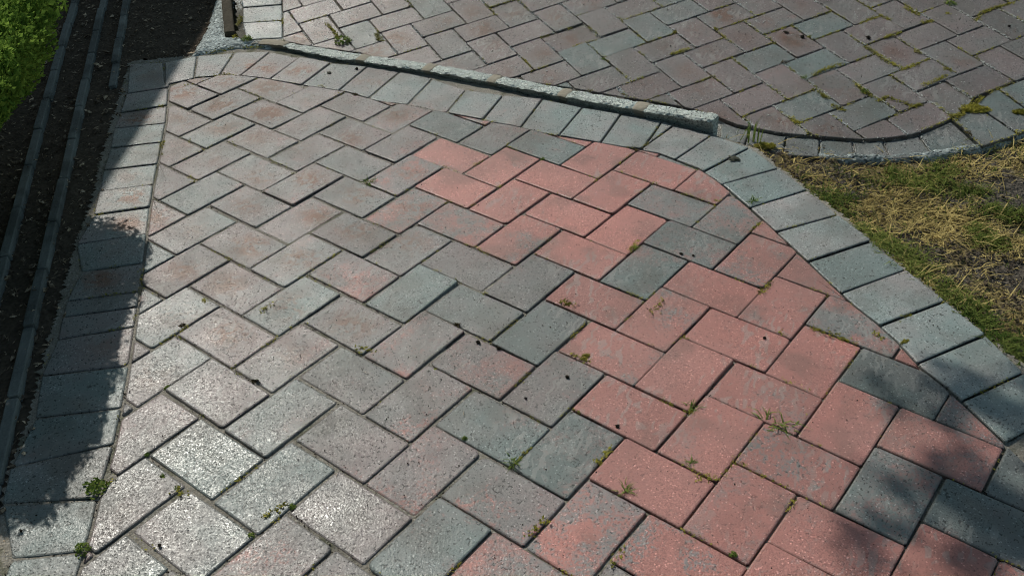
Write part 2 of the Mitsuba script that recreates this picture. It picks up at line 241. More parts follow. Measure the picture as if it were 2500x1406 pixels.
def bump(tex_fn, scale, inner, eps=8e-4): return {'type': 'bumpmap', 'height': proc(tex_fn, eps), 'scale': scale, 'bsdf': inner}
def princ(color, rough=.6, spec=.4, **k):
    c = proc(color) if callable(color) else {'type': 'rgb', 'value': list(color)}
    return {'type': 'principled', 'base_color': c, 'roughness': rough, 'specular': spec, **k}
scene['mat_paver'] = bump(paver_bump, .0006, princ(paver_fn, .42, .36))
scene['mat_paver']['bsdf']['roughness'] = proc(paver_rough)

def sand_fn(p, n, uv):
    g = noise(p.x * 400, p.y * 400, 1.0); b = fbm(p.x * 9, p.y * 9, 2.0); k = cell_rand(dr.floor(p.x * 260), dr.floor(p.y * 260), 3.0)
    col = mix((.15, .135, .112), (.3, .272, .235), g) * (.75 + .5 * b)
    col = dr.select(k > .93, mi.Color3f(.32, .3, .27), col)
    return mix(col, (.05, .058, .022), smoothstep(.6, .75, fbm(p.x * 17, p.y * 17, 5.0)) * .5)
def drive_sand_fn(p, n, uv):
    g = noise(p.x * 380, p.y * 380, 1.0); k = cell_rand(dr.floor(p.x * 200), dr.floor(p.y * 200), 3.0); w = smoothstep(.47, .66, fbm(p.x * 5, p.y * 5, 8.0))
    col = mix((.07, .063, .052), (.16, .145, .12), g)
    return mix(col, (.52, .52, .5), w * smoothstep(.35, .75, k))
def grain_bump(p, n, uv): return noise(p.x * 230, p.y * 230, p.z * 230)
scene['mat_sand'] = bump(grain_bump, .003, princ(sand_fn, .9, .15))
scene['mat_drive_sand'] = bump(grain_bump, .003, princ(drive_sand_fn, .9, .15))

def granite_fn(p, n, uv):
    a = noise(p.x * 170, p.y * 170, p.z * 170); b = cell_rand(dr.floor(p.x * 210), dr.floor(p.y * 240), dr.floor(p.z * 240)); c = fbm(p.x * 30, p.y * 30, p.z * 30)
    col = mix((.22, .245, .23), (.5, .545, .51), a) * (.75 + .45 * c)
    col = dr.select(b < .13, mi.Color3f(.06, .07, .065), dr.select(b > .93, mi.Color3f(.66, .66, .62), col))
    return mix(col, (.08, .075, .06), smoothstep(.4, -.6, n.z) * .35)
def rough_bump(p, n, uv): return noise(p.x * 120, p.y * 120, p.z * 120) + .5 * noise(p.x * 300, p.y * 300, p.z * 300)
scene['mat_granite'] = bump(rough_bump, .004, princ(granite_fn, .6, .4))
def mortar_fn(p, n, uv):
    a = noise(p.x * 260, p.y * 260, p.z * 260); c = fbm(p.x * 25, p.y * 25, p.z * 25)
    return mix((.2, .175, .135), (.36, .32, .26), a * .5 + c * .5)
scene['mat_mortar'] = bump(rough_bump, .002, princ(mortar_fn, .85, .2))
def concrete_fn(p, n, uv):
    a = noise(p.x * 150, p.y * 150, p.z * 150); b = cell_rand(dr.floor(p.x * 140), dr.floor(p.y * 140), dr.floor(p.z * 140)); c = fbm(p.x * 14, p.y * 14, 3.0)
    col = mix((.22, .25, .25), (.5, .55, .54), a) * (.7 + .5 * c)
    return dr.select(b > .9, col * 1.5 + .05, dr.select(b < .12, col * .35, col))
scene['mat_concrete'] = bump(rough_bump, .006, princ(concrete_fn, .8, .25))
scene['mat_concrete_dull'] = bump(rough_bump, .006, princ(lambda p, n, uv: concrete_fn(p, n, uv) * .7, .85, .2))
def soil_fn(p, n, uv):
    a = noise(p.x * 170, p.y * 170, p.z * 170); c = fbm(p.x * 20, p.y * 20, 3.0)
    return mix((.032, .025, .019), (.14, .108, .08), a * .6 + c * .4)
scene['mat_soil'] = bump(rough_bump, .007, princ(soil_fn, .9, .1))
def turf_fn(p, n, uv):
    a = noise(p.x * 190, p.y * 190, 1.0); c = fbm(p.x * 9, p.y * 9, 3.0)
    return mix(mix((.035, .03, .028), (.15, .13, .105), a), mix((.08, .06, .025), (.24, .19, .09), a), smoothstep(.42, .62, c))
scene['mat_turf_soil'] = bump(rough_bump, .008, princ(turf_fn, .9, .1))
def chip_fn(p, n, uv):
    c = cell_rand(dr.floor(p.x * 60), dr.floor(p.y * 60), dr.floor(p.z * 40)); return mix((.07, .05, .037), (.62, .47, .33), c * c * c)
scene['mat_chip'] = {'type': 'twosided', 'bsdf': princ(chip_fn, .8, .2)}
def edging_fn(p, n, uv):
    a = noise(p.x * 300, p.y * 300, p.z * 300); c = fbm(p.x * 12, p.y * 12, 3.0)
    return mix((.07, .08, .078), (.2, .21, .2), a * .4 + c * .6) * (1 - .4 * smoothstep(.45, .75, fbm(p.x * 9, p.y * 9, 5.0)))
scene['mat_edging'] = bump(grain_bump, .002, princ(edging_fn, .8, .25))
def wood_fn(p, n, uv):
    a = noise(p.x * 260, p.y * 40, p.z * 260); return mix((.03, .025, .018), (.085, .07, .05), a)
scene['mat_wood'] = {'type': 'twosided', 'bsdf': princ(wood_fn, .85, .15)}
def leafmat(lo, hi, s=45.0, trans=.7, rough=.5):
    def fn(p, n, uv):
        r = cell_rand(dr.floor(p.x * s), dr.floor(p.y * s), dr.floor(p.z * s)); f = fbm(p.x * 7, p.y * 7, p.z * 7)
        return mix(lo, hi, dr.clip(r * .6 + (f - .3) * .8, 0, 1))
    return {'type': 'principledthin', 'base_color': proc(fn), 'roughness': rough, 'diff_trans': trans, 'spec_trans': 0.0, 'eta': 1.4}
scene['mat_shrub'] = leafmat((.03, .09, .016), (.38, .54, .1))
scene['mat_grass'] = leafmat((.055, .1, .022), (.28, .3, .085), 60)
scene['mat_straw'] = leafmat((.1, .075, .03), (.8, .63, .26), 50, .5)
scene['mat_moss'] = leafmat((.1, .1, .02), (.5, .44, .09), 110, .6)
scene['mat_weed'] = leafmat((.04, .085, .018), (.27, .33, .08), 110, .6)
scene['mat_dry'] = leafmat((.02, .016, .01), (.1, .075, .035), 80, .3)
scene['mat_tree'] = leafmat((.03, .07, .015), (.09, .15, .03), 20)
scene['mat_bark'] = princ((.07, .055, .04), .9, .1)
scene['mat_wall'] = princ((.45, .43, .4), .9, .1)
scene['mat_clod'] = princ((.022, .018, .014), .95, .1)
scene['mat_leaf_dead'] = {'type': 'twosided', 'bsdf': princ((.05, .05, .035), .7, .2)}
scene['mat_white_grit'] = princ((.62, .62, .6), .8, .3)

# ---------------------------------------------------------------- pavers
def rounded(poly, r=.0045, seg=.09, rng=None, wob=.0006):
    """outline of a paver: corners eased, long edges broken once and worn a little"""
    c = np.array(poly.exterior.coords)[:-1]
    if not poly.exterior.is_ccw: c = c[::-1]
    out = []
    m = len(c)
    for i in range(m):
        p, a, b = c[i], c[i - 1], c[(i + 1) % m]
        la, lb = np.linalg.norm(a - p), np.linalg.norm(b - p)
        if la < 1e-5 or lb < 1e-5: continue
        turn = abs((p - a)[0] * (b - p)[1] - (p - a)[1] * (b - p)[0]) / la / lb
        if turn > .35:
            k = min(r, .3 * la, .3 * lb); out += [p + (a - p) / la * k, p + (b - p) / lb * k]
        else: out.append(p)
        if lb > seg:
            for t in ([.5] if lb < .2 else [.35, .68]): out.append(p + (b - p) * t + (rng.uniform(-wob, wob), rng.uniform(-wob, wob)))
    return np.array(out)
def inset(ring, d):
    n = len(ring); res = np.zeros_like(ring)
    for i in range(n):
        e1 = ring[i] - ring[i - 1]; e2 = ring[(i + 1) % n] - ring[i]
        e1 = e1 / max(np.linalg.norm(e1), 1e-9); e2 = e2 / max(np.linalg.norm(e2), 1e-9)
        n1, n2 = np.array([-e1[1], e1[0]]), np.array([-e2[1], e2[0]])
        b = n1 + n2; b /= max(np.linalg.norm(b), 1e-6); res[i] = ring[i] + b * d / max(.5, b @ n1)
    return res
def paver(poly, rng, params, holder, name, place, z0=0.0, tilt=.0085, lift=.0013, chamfer=.0046, depth=.045, drop=.0031, wob=.0009):
    poly = poly.buffer(0)
    if poly.geom_type != 'Polygon': poly = max(poly.geoms, key=lambda g: g.area)
    poly = poly.simplify(.0012)
    if poly.area < 2.5e-4 or poly.buffer(-chamfer * 1.15).area < 4e-5: return None
    if rng.random() < .3:
        cc = [np.array(q_) for q_ in list(poly.exterior.coords)[:-1]]; k = rng.randrange(len(cc)); a_, b_ = cc[k - 1] - cc[k], cc[(k + 1) % len(cc)] - cc[k]; la, lb = np.linalg.norm(a_), np.linalg.norm(b_)
        if min(la, lb) > .05: cc[k:k + 1] = [cc[k] + a_ / la * rng.uniform(.005, .016), cc[k] + b_ / lb * rng.uniform(.005, .016)]; poly = sg.Polygon(cc).buffer(0)
    JOINTS[holder].append(poly.exterior)
    ring = rounded(poly, rng=rng, wob=wob); n = len(ring); c = np.array(poly.representative_point().coords[0]); cen = ring.mean(0)
    if poly.contains(sg.Point(cen)): c = cen
    top = inset(ring, chamfer); zt = z0 + rng.gauss(0, lift); tx, ty = rng.gauss(0, tilt), rng.gauss(0, tilt)
    zf = lambda q: zt + (q[..., 0] - c[0]) * tx + (q[..., 1] - c[1]) * ty
    mid = inset(ring, chamfer * .35)
    rings = [np.c_[top, zf(top)], np.c_[mid, zf(mid) - drop * .35], np.c_[ring, zf(ring) - drop], np.c_[ring, zf(ring) - depth]]
    v = np.vstack([np.r_[c, zf(c)][None]] + rings); f = []
    for i in range(n): f.append((0, 1 + i, 1 + (i + 1) % n))
    for k in range(3):
        for i in range(n):
            a, b = 1 + k * n + i, 1 + k * n + (i + 1) % n; f += [(a, a + n, b + n), (a, b + n, b)]
    idx = len(PARAM); th_ = rng.uniform(0, 6.28); gk = rng.uniform(.2, 1.0)
    red_, mauve_, rust_, brt_ = params[:4]; gloss = params[4] if len(params) > 4 else (max(0, brt_ - 1) * .38 if holder == 'patio' and name == 'paver' else .03)
    PARAM.append((red_, mauve_, rust_, min(brt_, 1.12) if holder == 'patio' and name == 'paver' else brt_, rng.gauss(0, .02), rng.gauss(0, .015), math.cos(th_) * gk, math.sin(th_) * gk, rng.choice([.2, .28, .38, .48]), gloss))
    ang = rng.uniform(0, 6.28); l = v[:, :2] - c; uv = np.c_[idx + .5 + l[:, 0], .5 + l[:, 1]]
    w = place(v)
    # faceted copy with its own corners, so that uv goes with each
    fv = np.array(f).ravel()
    return obj(name, tm(w[fv], np.arange(len(fv)).reshape(-1, 3)), 'mat_paver', holder, uv=uv[fv])
flat = lambda v: v
def on_drive(v): return v @ DR.T + DO

# patio field: the two cut edges and the lattice of 24 x 16 cm pavers laid in herringbone
def ext(L, k, i=-1, j=-4): e = np.array(L[i]) - np.array(L[j]); return tuple(np.array(L[i]) + e * k)
left_in = LEFTIN + [ext(LEFTIN, 2.5)]; right_in = RIGHTIN + [ext(RIGHTIN, 3)]
left_out = LEFTOUT + [ext(LEFTOUT, 2.2)]; right_out = RIGHTOUT + [ext(RIGHTOUT, 2.5)]
FIELD = sg.Polygon(TOPIN + right_in[1:] + [(2.2, -1.1), (1.2, -2.3)] + left_in[::-1][:-1]).buffer(0)
OUTER = sg.Polygon(TOPOUT + right_out + [(2.3, -1.0), (1.2, -2.4)] + left_out[::-1]).buffer(0)
labels['patio'] = {'kind': 'structure'}
# red share, mauve share, rust spot, brightness of each paver (those not listed: faded mauve grey)
LOOK = dict(x.split('=') for x in '''H7,-4=1 8 3 10;V7,-4=1 8 2 11;V6,-5=0 8 7 10;H6,-4=0 8 9 10;V6,-4=0 7 10 10;H5,-3=0 8 10 10;H6,-3=0 8 10 10;V7,-3=1 8 3 10;V6,-3=1 7 1 11;H5,-2=1 7 1 10;V6,-2=2 7 0 10
H5,-4=1 8 5 10;V5,-4=0 4 5 11;H4,-3=1 7 1 10;V5,-3=1 7 0 10;H4,-2=1 7 4 9;V5,-2=2 6 0 10;H4,-1=0 2 0 9;V5,-1=5 7 0 10;V4,-1=2 6 0 9;V4,0=8 6 0 10
H4,-4=1 8 2 10;V4,-4=1 7 2 10;H3,-3=1 6 4 10;V4,-3=1 6 0 10;H3,-2=1 5 0 10;V4,-2=2 7 0 10;H3,-1=8 8 0 11;V3,-1=9 8 0 11;H3,0=2 1 0 9;V3,0=9 8 0 11;H3,1=8 6 0 10;H2,1=9 8 0 10;V3,1=0 2 0 10
V3,-3=2 7 6 10;H2,-2=1 5 0 10;V3,-2=4 7 0 10;H2,-1=9 8 0 11;V2,-1=9 7 0 11;H2,0=8 8 0 11;V2,0=9 8 0 11;V2,1=7 4 0 10
H2,-4=3 8 0 10;V2,-4=0 5 1 11;H2,-3=1 7 3 10;V2,-3=2 7 5 10;V2,-2=5 5 0 10;H1,-1=5 3 0 10;H1,0=10 8 0 11;V1,0=9 8 0 11;H1,1=2 3 0 9;V1,1=4 4 0 9
H1,-4=0 2 0 11;H1,-3=1 7 7 10;H1,-2=1 6 0 9;V1,-2=3 6 0 10;V1,-1=7 7 0 10;H0,0=9 8 0 11;H0,1=3 2 0 8;H0,2=7 5 0 10
V1,-4=1 8 5 10;V1,-3=1 5 0 11;H0,-2=3 7 0 10;H0,-1=1 6 0 9;V0,-1=1 5 0 8;V0,0=2 1 0 9;V0,1=6 5 0 10;H-1,2=7 6 0 9
H0,-3=1 8 1 11;V0,-3=0 2 0 11;V0,-2=0 0 0 10;H-1,-1=0 3 0 9;H-1,0=8 8 0 9;H-1,1=8 7 0 10;V-1,1=8 8 0 10
V0,-4=0 4 0 12;H-1,-3=1 8 0 11;H-1,-2=1 6 0 10;V-1,-2=3 7 0 10;V-1,-1=0 2 0 8;V-1,0=7 7 0 10;H-2,1=8 8 0 10;H-2,2=4 4 0 9
H-1,-4=2 8 0 9;V-1,-4=0 5 0 12;V-1,-3=1 7 0 11;H-2,-1=3 7 0 9;H-2,0=7 6 0 10;V-2,1=8 8 0 10;V-2,2=8 8 0 9
H-2,-3=1 7 0 12;H-2,-2=1 5 0 10;V-2,-1=2 6 0 9;V-2,0=9 8 0 10;H-3,1=7 5 0 9;H-3,2=0 1 0 7
H-2,-4=2 6 0 10;V-2,-4=2 8 0 12;V-2,-3=0 3 0 12;V-2,-2=3 7 0 10;H-3,-1=1 1 0 9;H-3,0=9 7 0 10;V-3,1=8 8 0 10;V-3,2=4 6 0 8
H-3,-3=0 1 0 13;H-3,-2=1 7 0 10;V-3,-1=2 1 0 8;V-3,0=8 7 0 10;H-4,2=7 7 0 9
V-3,-3=0 2 0 12;V-3,-2=3 8 0 10;H-4,0=9 8 0 10;H-4,1=6 6 0 9
V-3,-4=0 5 0 12;H-4,-2=1 7 0 12;H-4,-1=3 6 0 9;V-4,0=7 7 0 10;V-4,1=3 2 0 9;V-4,2=2 3 0 7
H-4,-3=0 4 0 13;V-4,-1=5 7 0 10;H-5,1=8 8 0 10;H-5,2=1 2 0 8
V-4,-3=3 8 0 11;V-4,-2=1 1 0 10;H-5,0=6 7 0 10;V-4,-4=0 4 0 13;H-5,-1=4 7 0 10;V-5,0=7 8 0 10;V-5,1=8 8 0 10'''.replace('\n', ';').split(';'))
rng = random.Random(11)
for j in range(-9, 9):
    for i in range(-18, 18):
        O = np.array([-2 * i + 3 * j, 2 * i + 3 * j]) * .08
        for t, b in (('H', (O[0] - .24, O[1], O[0], O[1] + .16)), ('V', (O[0], O[1], O[0] + .16, O[1] + .24))):
            c = np.array([(b[0] + b[2]) / 2, (b[1] + b[3]) / 2]); r = (c - BASE) @ B; a = (c - BASE) @ A
            if not (-2.2 < r < 2.2) or a < .95: continue
            g = .0017 + .0018 * min(1, max(0, (.35 - r) / .7)) + rng.uniform(-.0006, .0006)
            dx, dy = rng.gauss(0, .0011), rng.gauss(0, .0011); th = rng.gauss(0, .006)
            q = sg.box(b[0] + g, b[1] + g, b[2] - g, b[3] - g)
            import shapely.affinity as sa
            q = sa.translate(sa.rotate(q, th, use_radians=True), dx, dy).intersection(FIELD.buffer(-.0035))
            if q.is_empty or q.area < 3e-4: continue
            L = LOOK.get(f'{t}{i},{j}')
            if L: k = [float(x) for x in L.split()]; k[3] += rng.uniform(-.5, .5); k[2] = max(k[2], rng.choice([0, 2, 4, 5])) if r < -.3 and a > 1.9 else k[2]
            else: k = [rng.uniform(0, 3) if r < .4 else rng.uniform(3, 8), rng.uniform(3, 8), 0, rng.uniform(9, 11)]
            paver(q, rng, (k[0] / 10, k[1] / 10, k[2] / 10, k[3] / 10), 'patio', 'paver', flat)
DEBUG = False
# soldier course round the patio
def course(seams, looks, holder, place, z0, gap=.0026, trim=None, k_b=1.0):
    for s0, s1, k in zip(seams, seams[1:], looks):
        P = [np.array(s0[0]), np.array(s0[1]), np.array(s1[1]), np.array(s1[0])]
        if trim is not None:
            for k_, s_ in ((1, s0), (2, s1)): d_ = np.array(s_[1]) - np.array(s_[0]); P[k_] = P[k_] + d_ / np.linalg.norm(d_) * .05
        q = sg.Polygon(P).buffer(0).buffer(-gap, join_style=2)
        if trim is not None: q = q.difference(trim)
        if DEBUG: print(holder, s0, q.geom_type, q.area)
        if q.is_empty: continue
        if q.geom_type != 'Polygon': q = max(q.geoms, key=lambda g: g.area)
        paver(q, rng, (*k[:3], k[3] * k_b, *k[4:]), holder, 'border_paver', place, z0=z0)
def seq(s): return [tuple(float(v) / 10 for v in x.split()) for x in s.split(';')]
top_seams = SEAM_TOP + SEAM_RIGHT
course(top_seams, seq('0 4 0 11;0 4 0 11;0 6 6 10;0 7 5 10;0 6 6 10;0 3 1 10;0 5 3 10;0 2 0 11;1 4 0 11;1 3 0 11;1 3 0 11;0 1 0 11;0 2 0 12;0 2 0 11;0 2 0 11;1 4 0 11;0 2 0 11;0 0 0 11;0 0 0 10;1 4 0 12;0 2 0 13;0 0 0 10;0 2 0 12;0 1 0 12;0 1 0 12;0 0 0 10;0 0 0 11;0 1 0 11'), 'patio', flat, 0.0, trim=FIELD.buffer(.002), k_b=1.14)
more_left = SEAM_LEFT + [tuple(tuple(np.array(p) + np.array([.105, -.115]) * k) for p in SEAM_LEFT[-1]) for k in (1.05, 2.1)]
course(more_left, seq('0 4 0 11;0 5 6 11;0 2 0 12;0 2 1 12;0 3 2 12;0 3 6 12;0 3 6 12;0 2 1 12;0 4 5 11;0 3 0 10;0 5 0 10;0 6 2 10;0 1 0 11;0 1 0 11;0 2 0 11;0 1 0 12;0 1 0 13;0 1 0 12;0 1 0 12'), 'patio', flat, 0.0, trim=FIELD.buffer(.003))
top_left = [((-2.511, .154), (-2.377, .223), (-2.209, .101), (-2.182, .10), (-2.248, -.055)[:2])]
q = sg.Polygon([(-2.50, .13), (-2.385, .222), (-2.212, .107), (-2.158, .083), (-2.253, -.05)]).buffer(-.003, join_style=2)
paver(q, rng, (0, .4, .2, 1.1), 'patio', 'border_paver', flat)
# joint filling and bedding under the patio
def sheet(poly, step, zf, seed=0, jit=.3):
    x0, y0, x1, y1 = poly.bounds; xs, ys = np.arange(x0, x1 + step, step), np.arange(y0, y1 + step, step)
    X, Y = np.meshgrid(xs, ys); r = np.random.default_rng(seed); X = X + r.uniform(-jit, jit, X.shape) * step; Y = Y + r.uniform(-jit, jit, X.shape) * step
    import shapely
    inside = shapely.contains_xy(poly, X.ravel(), Y.ravel()).reshape(X.shape)
    n = X.shape[1]; idx = np.arange(X.size).reshape(X.shape)
    ok = inside[:-1, :-1] | inside[1:, 1:] | inside[:-1, 1:] | inside[1:, :-1]
    a, b, c, d = idx[:-1, :-1][ok], idx[:-1, 1:][ok], idx[1:, 1:][ok], idx[1:, :-1][ok]
    v = np.c_[X.ravel(), Y.ravel(), zf(X.ravel(), Y.ravel())]; f = np.r_[np.c_[a, b, c], np.c_[a, c, d]]
    u = np.unique(f); m = np.zeros(len(v), int); m[u] = np.arange(len(u)); return tm(v[u], m[f])
def joint_z(x, y):
    r = (x - BASE[0]) * B[0] + (y - BASE[1]) * B[1]
    return -.0064 - .0056 * np.clip((r + .2) / .7, 0, 1) + .0035 * sfbm(x * 30, y * 30, 5)
scene['patio'] = mikit.ply(sheet(OUTER.buffer(.004), .013, joint_z, 3), 'mat_sand', smooth=True)

# ---------------------------------------------------------------- driveway
labels['driveway'] = {'kind': 'structure'}
s = DRIVE_W / 2
DF = sg.Polygon(DRV_LEFT + DRV_EDGE + FAR[::-1]).buffer(0)
CURBS = sg.LineString(CURB_FRONT)
DRIVE_LOOK = {}
rng = random.Random(5)
cool_at = [(2.3, .2)]
def dlook(x, y):
    w = DO + DR @ np.array([x, y, 0]); r = (w[:2] - BASE) @ B; a = (w[:2] - BASE) @ A
    k = [rng.choice([0, 0, .5, 1, 1.3]) / 10, rng.uniform(.62, 1.0), rng.choice([0, 0, .25, .4, .8]), rng.uniform(.6, .77), 0.0]
    if rng.random() < .1: k = [0, rng.uniform(0, .3), 0, rng.uniform(.68, .82), 0.0]
    if r > 1.4: k[2] *= .4; k[1] *= .85
    if r < -.35: k[3] += .22; k[4] = .05
    return k
for j in range(-14, 14):
    for i in range(-24, 24):
        O = np.array([2 * i + 3 * j, 2 * i - 3 * j]) * s
        for b in ((O[0], O[1], O[0] + 3 * s, O[1] + 2 * s), (O[0] - 2 * s, O[1], O[0], O[1] + 3 * s)):
            g = .0022 + rng.uniform(-.0006, .001); dx, dy, th = rng.gauss(0, .0012), rng.gauss(0, .0012), rng.gauss(0, .007)
            q = sa.translate(sa.rotate(sg.box(b[0] + g, b[1] + g, b[2] - g, b[3] - g), th, use_radians=True), dx, dy).intersection(DF.buffer(-.002))
            if q.is_empty or q.area < 4e-4: continue
            c = q.centroid; paver(q, rng, dlook(c.x, c.y), 'driveway', 'paver', on_drive, lift=.0012, chamfer=.0034)
for seams in (DRV_LBORDER, DRV_BORDER[:8], DRV_BORDER[7:]):
    course(seams, [(0, rng.uniform(.05, .3), 0, rng.uniform(1.2, 1.35) if seams is DRV_LBORDER else rng.uniform(.66, .8), 0.0) for _ in seams], 'driveway', on_drive, -.013 if seams[0] is DRV_BORDER[0] else -.001, trim=DF.buffer(.002))
lb = [np.array(DRV_LBORDER[0][0]), np.array(DRV_LBORDER[0][1])]
DBASE = shapely.unary_union([DF] + [sg.Polygon([a[0], a[1], b[1], b[0]]).buffer(.012) for S in (DRV_LBORDER, DRV_BORDER) for a, b in zip(S, S[1:])]).buffer(.004)
DB_LOW = shapely.unary_union([sg.Polygon([a[0], a[1], b[1], b[0]]) for a, b in zip(DRV_BORDER, DRV_BORDER[1:])])
import shapely
m = sheet(DBASE, .014, lambda x, y: np.where(shapely.contains_xy(DF.buffer(-.006), x, y) | (x < .3), -.0085, -.023) + .004 * sfbm(x * 30, y * 30, 9), 4)
m.vertices = on_drive(m.vertices); scene['driveway'] = mikit.ply(m, 'mat_drive_sand', smooth=True)

# ---------------------------------------------------------------- granite curb between patio and driveway
curb = thing('granite_curb', 'rough pale granite curb of split blocks between the patio and the driveway', 'curb')
front = sg.LineString(CURB_FRONT).parallel_offset(.012, 'right'); front = front if front.coords[0][0] < front.coords[-1][0] else sg.LineString(list(front.coords)[::-1]); hs = np.interp
cum = [front.project(sg.Point(p)) for p in CURB_FRONT]
def curb_h(t): return float(np.interp(t, cum, CURB_H)) + .006
def curb_block(t0, t1, seed, w=.07, res=.007, rough=.006, top_add=0.0, endface=False, inset_=0.0):
    nu = max(4, int((t1 - t0) / res)); nv = 7; nh = 5; v, f = [], []
    prof = [(.024, -.05), (.024, -.012), (.014, .4), (.002, .84), (.009, 1.0), (.026, 1.05), (.05, 1.0), (w - .008, .98), (w, .85), (w, -.05)]
    for i in range(nu + 1):
        t = t0 + (t1 - t0) * i / nu; p = np.array(front.interpolate(t).coords[0]); d = np.array(front.interpolate(t + .01).coords[0]) - np.array(front.interpolate(t - .01).coords[0]); d /= np.linalg.norm(d); nrm = np.array([-d[1], d[0]])
        h = curb_h(t) + top_add; e = min(i, nu - i); round_ = .005 if e == 0 else (.0015 if e == 1 else 0)
        for k, (o, z) in enumerate(prof):
            zz = z if z < 0 else z * h
            n1 = sfbm(t * 60 + seed * 9, k * .8 + seed, 3) - .5; n2 = sfbm(t * 55 + seed * 5, k * .9 + 4, 8) - .5
            q = p + nrm * (o + inset_ + (n1 * 2 * rough if k < 8 else 0) + (round_ if o < w / 2 else -round_)); v.append((q[0], q[1], zz + (n2 * 2 * rough - round_ if z > .4 else 0)))
    m_ = len(prof)
    for i in range(nu):
        for k in range(m_ - 1):
            a = i * m_ + k; f += [(a, a + m_, a + m_ + 1), (a, a + m_ + 1, a + 1)]
    for base, fl in ((0, 1), (nu * m_, 0)):
        c = len(v); v.append(np.mean(v[base:base + m_], 0))
        for k in range(m_): 
            a, b = base + k, base + (k + 1) % m_; f.append((c, a, b) if fl else (c, b, a))
    mm = tm(v, f); mm.invert() if mm.volume < 0 else None; return mm
mt = [front.project(sg.Point(p)) for p in MORTAR]; L_end = front.length; gap = [.055, .016, .014, .013, .014, .017]
for i in range(6):
    t0 = mt[i] + gap[i]; t1 = (mt[i + 1] - gap[i + 1]) if i < 5 else L_end - .004
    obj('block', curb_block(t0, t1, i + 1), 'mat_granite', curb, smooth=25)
    obj('mortar_joint', curb_block(max(.005, mt[i] - gap[i] - .012), mt[i] + gap[i] + .012, i + 20, w=.075 if i else .06, rough=.0025, top_add=.0005 if i else .004, inset_=.001), 'mat_mortar', curb, smooth=60)

# ---------------------------------------------------------------- concrete edgings, timber strip
def lump(poly, step, hf, seed):
    """a low cast body over a footprint: domed towards its middle"""
    edge = poly.boundary
    return sheet(poly, step, lambda x, y: np.array([hf(px, py, edge.distance(sg.Point(px, py)) if poly.contains(sg.Point(px, py)) else -edge.distance(sg.Point(px, py))) for px, py in zip(x, y)]), seed)
hp = sg.Polygon(HAUNCH).buffer(.012).buffer(0)
m = lump(hp, .012, lambda x, y, d: -.02 + (.032 * (1 - math.exp(-max(d, 0) / .02)) if d > 0 else -.02) + .012 * float(sfbm(x * 35, y * 35, 2)), 6)
obj('concrete_edging', m, 'mat_concrete', label='pebbly light concrete edging beside the flower bed at the end of the granite curb', cat='edging', smooth=60)
cp = DB_LOW.buffer(.058).difference(DB_LOW.buffer(.007)).difference(DF.buffer(.01)).intersection(sg.box(.6, .3, 1.6, 1.6))
m = lump(cp, .009, lambda x, y, d: -.036 + (.02 * (1 - math.exp(-max(d, 0) / .02)) if d > 0 else -.02) + .024 * float(sfbm(x * 32, y * 32, 12)), 7)
m.vertices = on_drive(m.vertices)
obj('concrete_edging', m, 'mat_concrete_dull', label='crumbling grey concrete strip between the driveway border and the lawn', cat='edging', smooth=60)
sp = [np.array(p) for p in STRIP]; v = []
path = [(p[0], p[1], drive_z(p[0], p[1]) - .005) for p in sp]; path.append(tuple(np.array(path[-1]) * 2 - np.array(path[-2])))
def plank(path, w, h, z):
    v, f = [], []
    for i, p in enumerate(path):
        d = np.array(path[min(i + 1, len(path) - 1)])[:2] - np.array(path[max(i - 1, 0)])[:2]; d /= np.linalg.norm(d); n = np.array([-d[1], d[0]])
        for o, zz in ((-w / 2, -.05), (-w / 2, h - .004), (-w / 2 + .004, h), (w / 2 - .004, h), (w / 2, h - .004), (w / 2, -.05)):
            q = np.array(p[:2]) + n * o; v.append((q[0], q[1], p[2] + z + zz + random.Random(int(q[0] * 1e4)).uniform(-.001, .001)))
    for i in range(len(path) - 1):
        for k in range(5): a = i * 6 + k; f += [(a, a + 6, a + 7), (a, a + 7, a + 1)]
    for k in range(1, 5): f += [(0, k, k + 1), ((len(path) - 1) * 6, (len(path) - 1) * 6 + k + 1, (len(path) - 1) * 6 + k)]
    return tm(v, f)
obj('timber_edging', plank(path, .045, .01, 0), 'mat_wood', label='dark weathered timber board set on edge beside the left border of the driveway', cat='edging board')

# ---------------------------------------------------------------- flower bed with rows of edging stones
BED = sg.Polygon([tuple(p) for p in left_out[::-1]] + [(-2.6, .22), (-2.42, .27), (-2.36, .36), (-2.5, .6), (-2.75, .85), (-3.6, 1.9), tuple(ab(7, -2.72)), tuple(ab(-.5, -2.72)), (.2, -2.6)]).buffer(.022).buffer(0)
def bed_z(x, y):
    d = (x - BASE[0]) * B[0] + (y - BASE[1]) * B[1]
    return -.012 + .016 * (sfbm(x * 9, y * 9, 21) - .5) + .012 * (sfbm(x * 40, y * 40, 31) - .5)
obj('flower_bed', sheet(BED, .014, bed_z, 8), 'mat_soil', kind='structure', smooth=True)
def smooth_line(P):
    P = np.array(P); t = np.linalg.norm(P - P[0], axis=1); return [tuple(x) for x in np.c_[np.polyval(np.polyfit(t, P[:, 0], 2), t), np.polyval(np.polyfit(t, P[:, 1], 2), t)]]
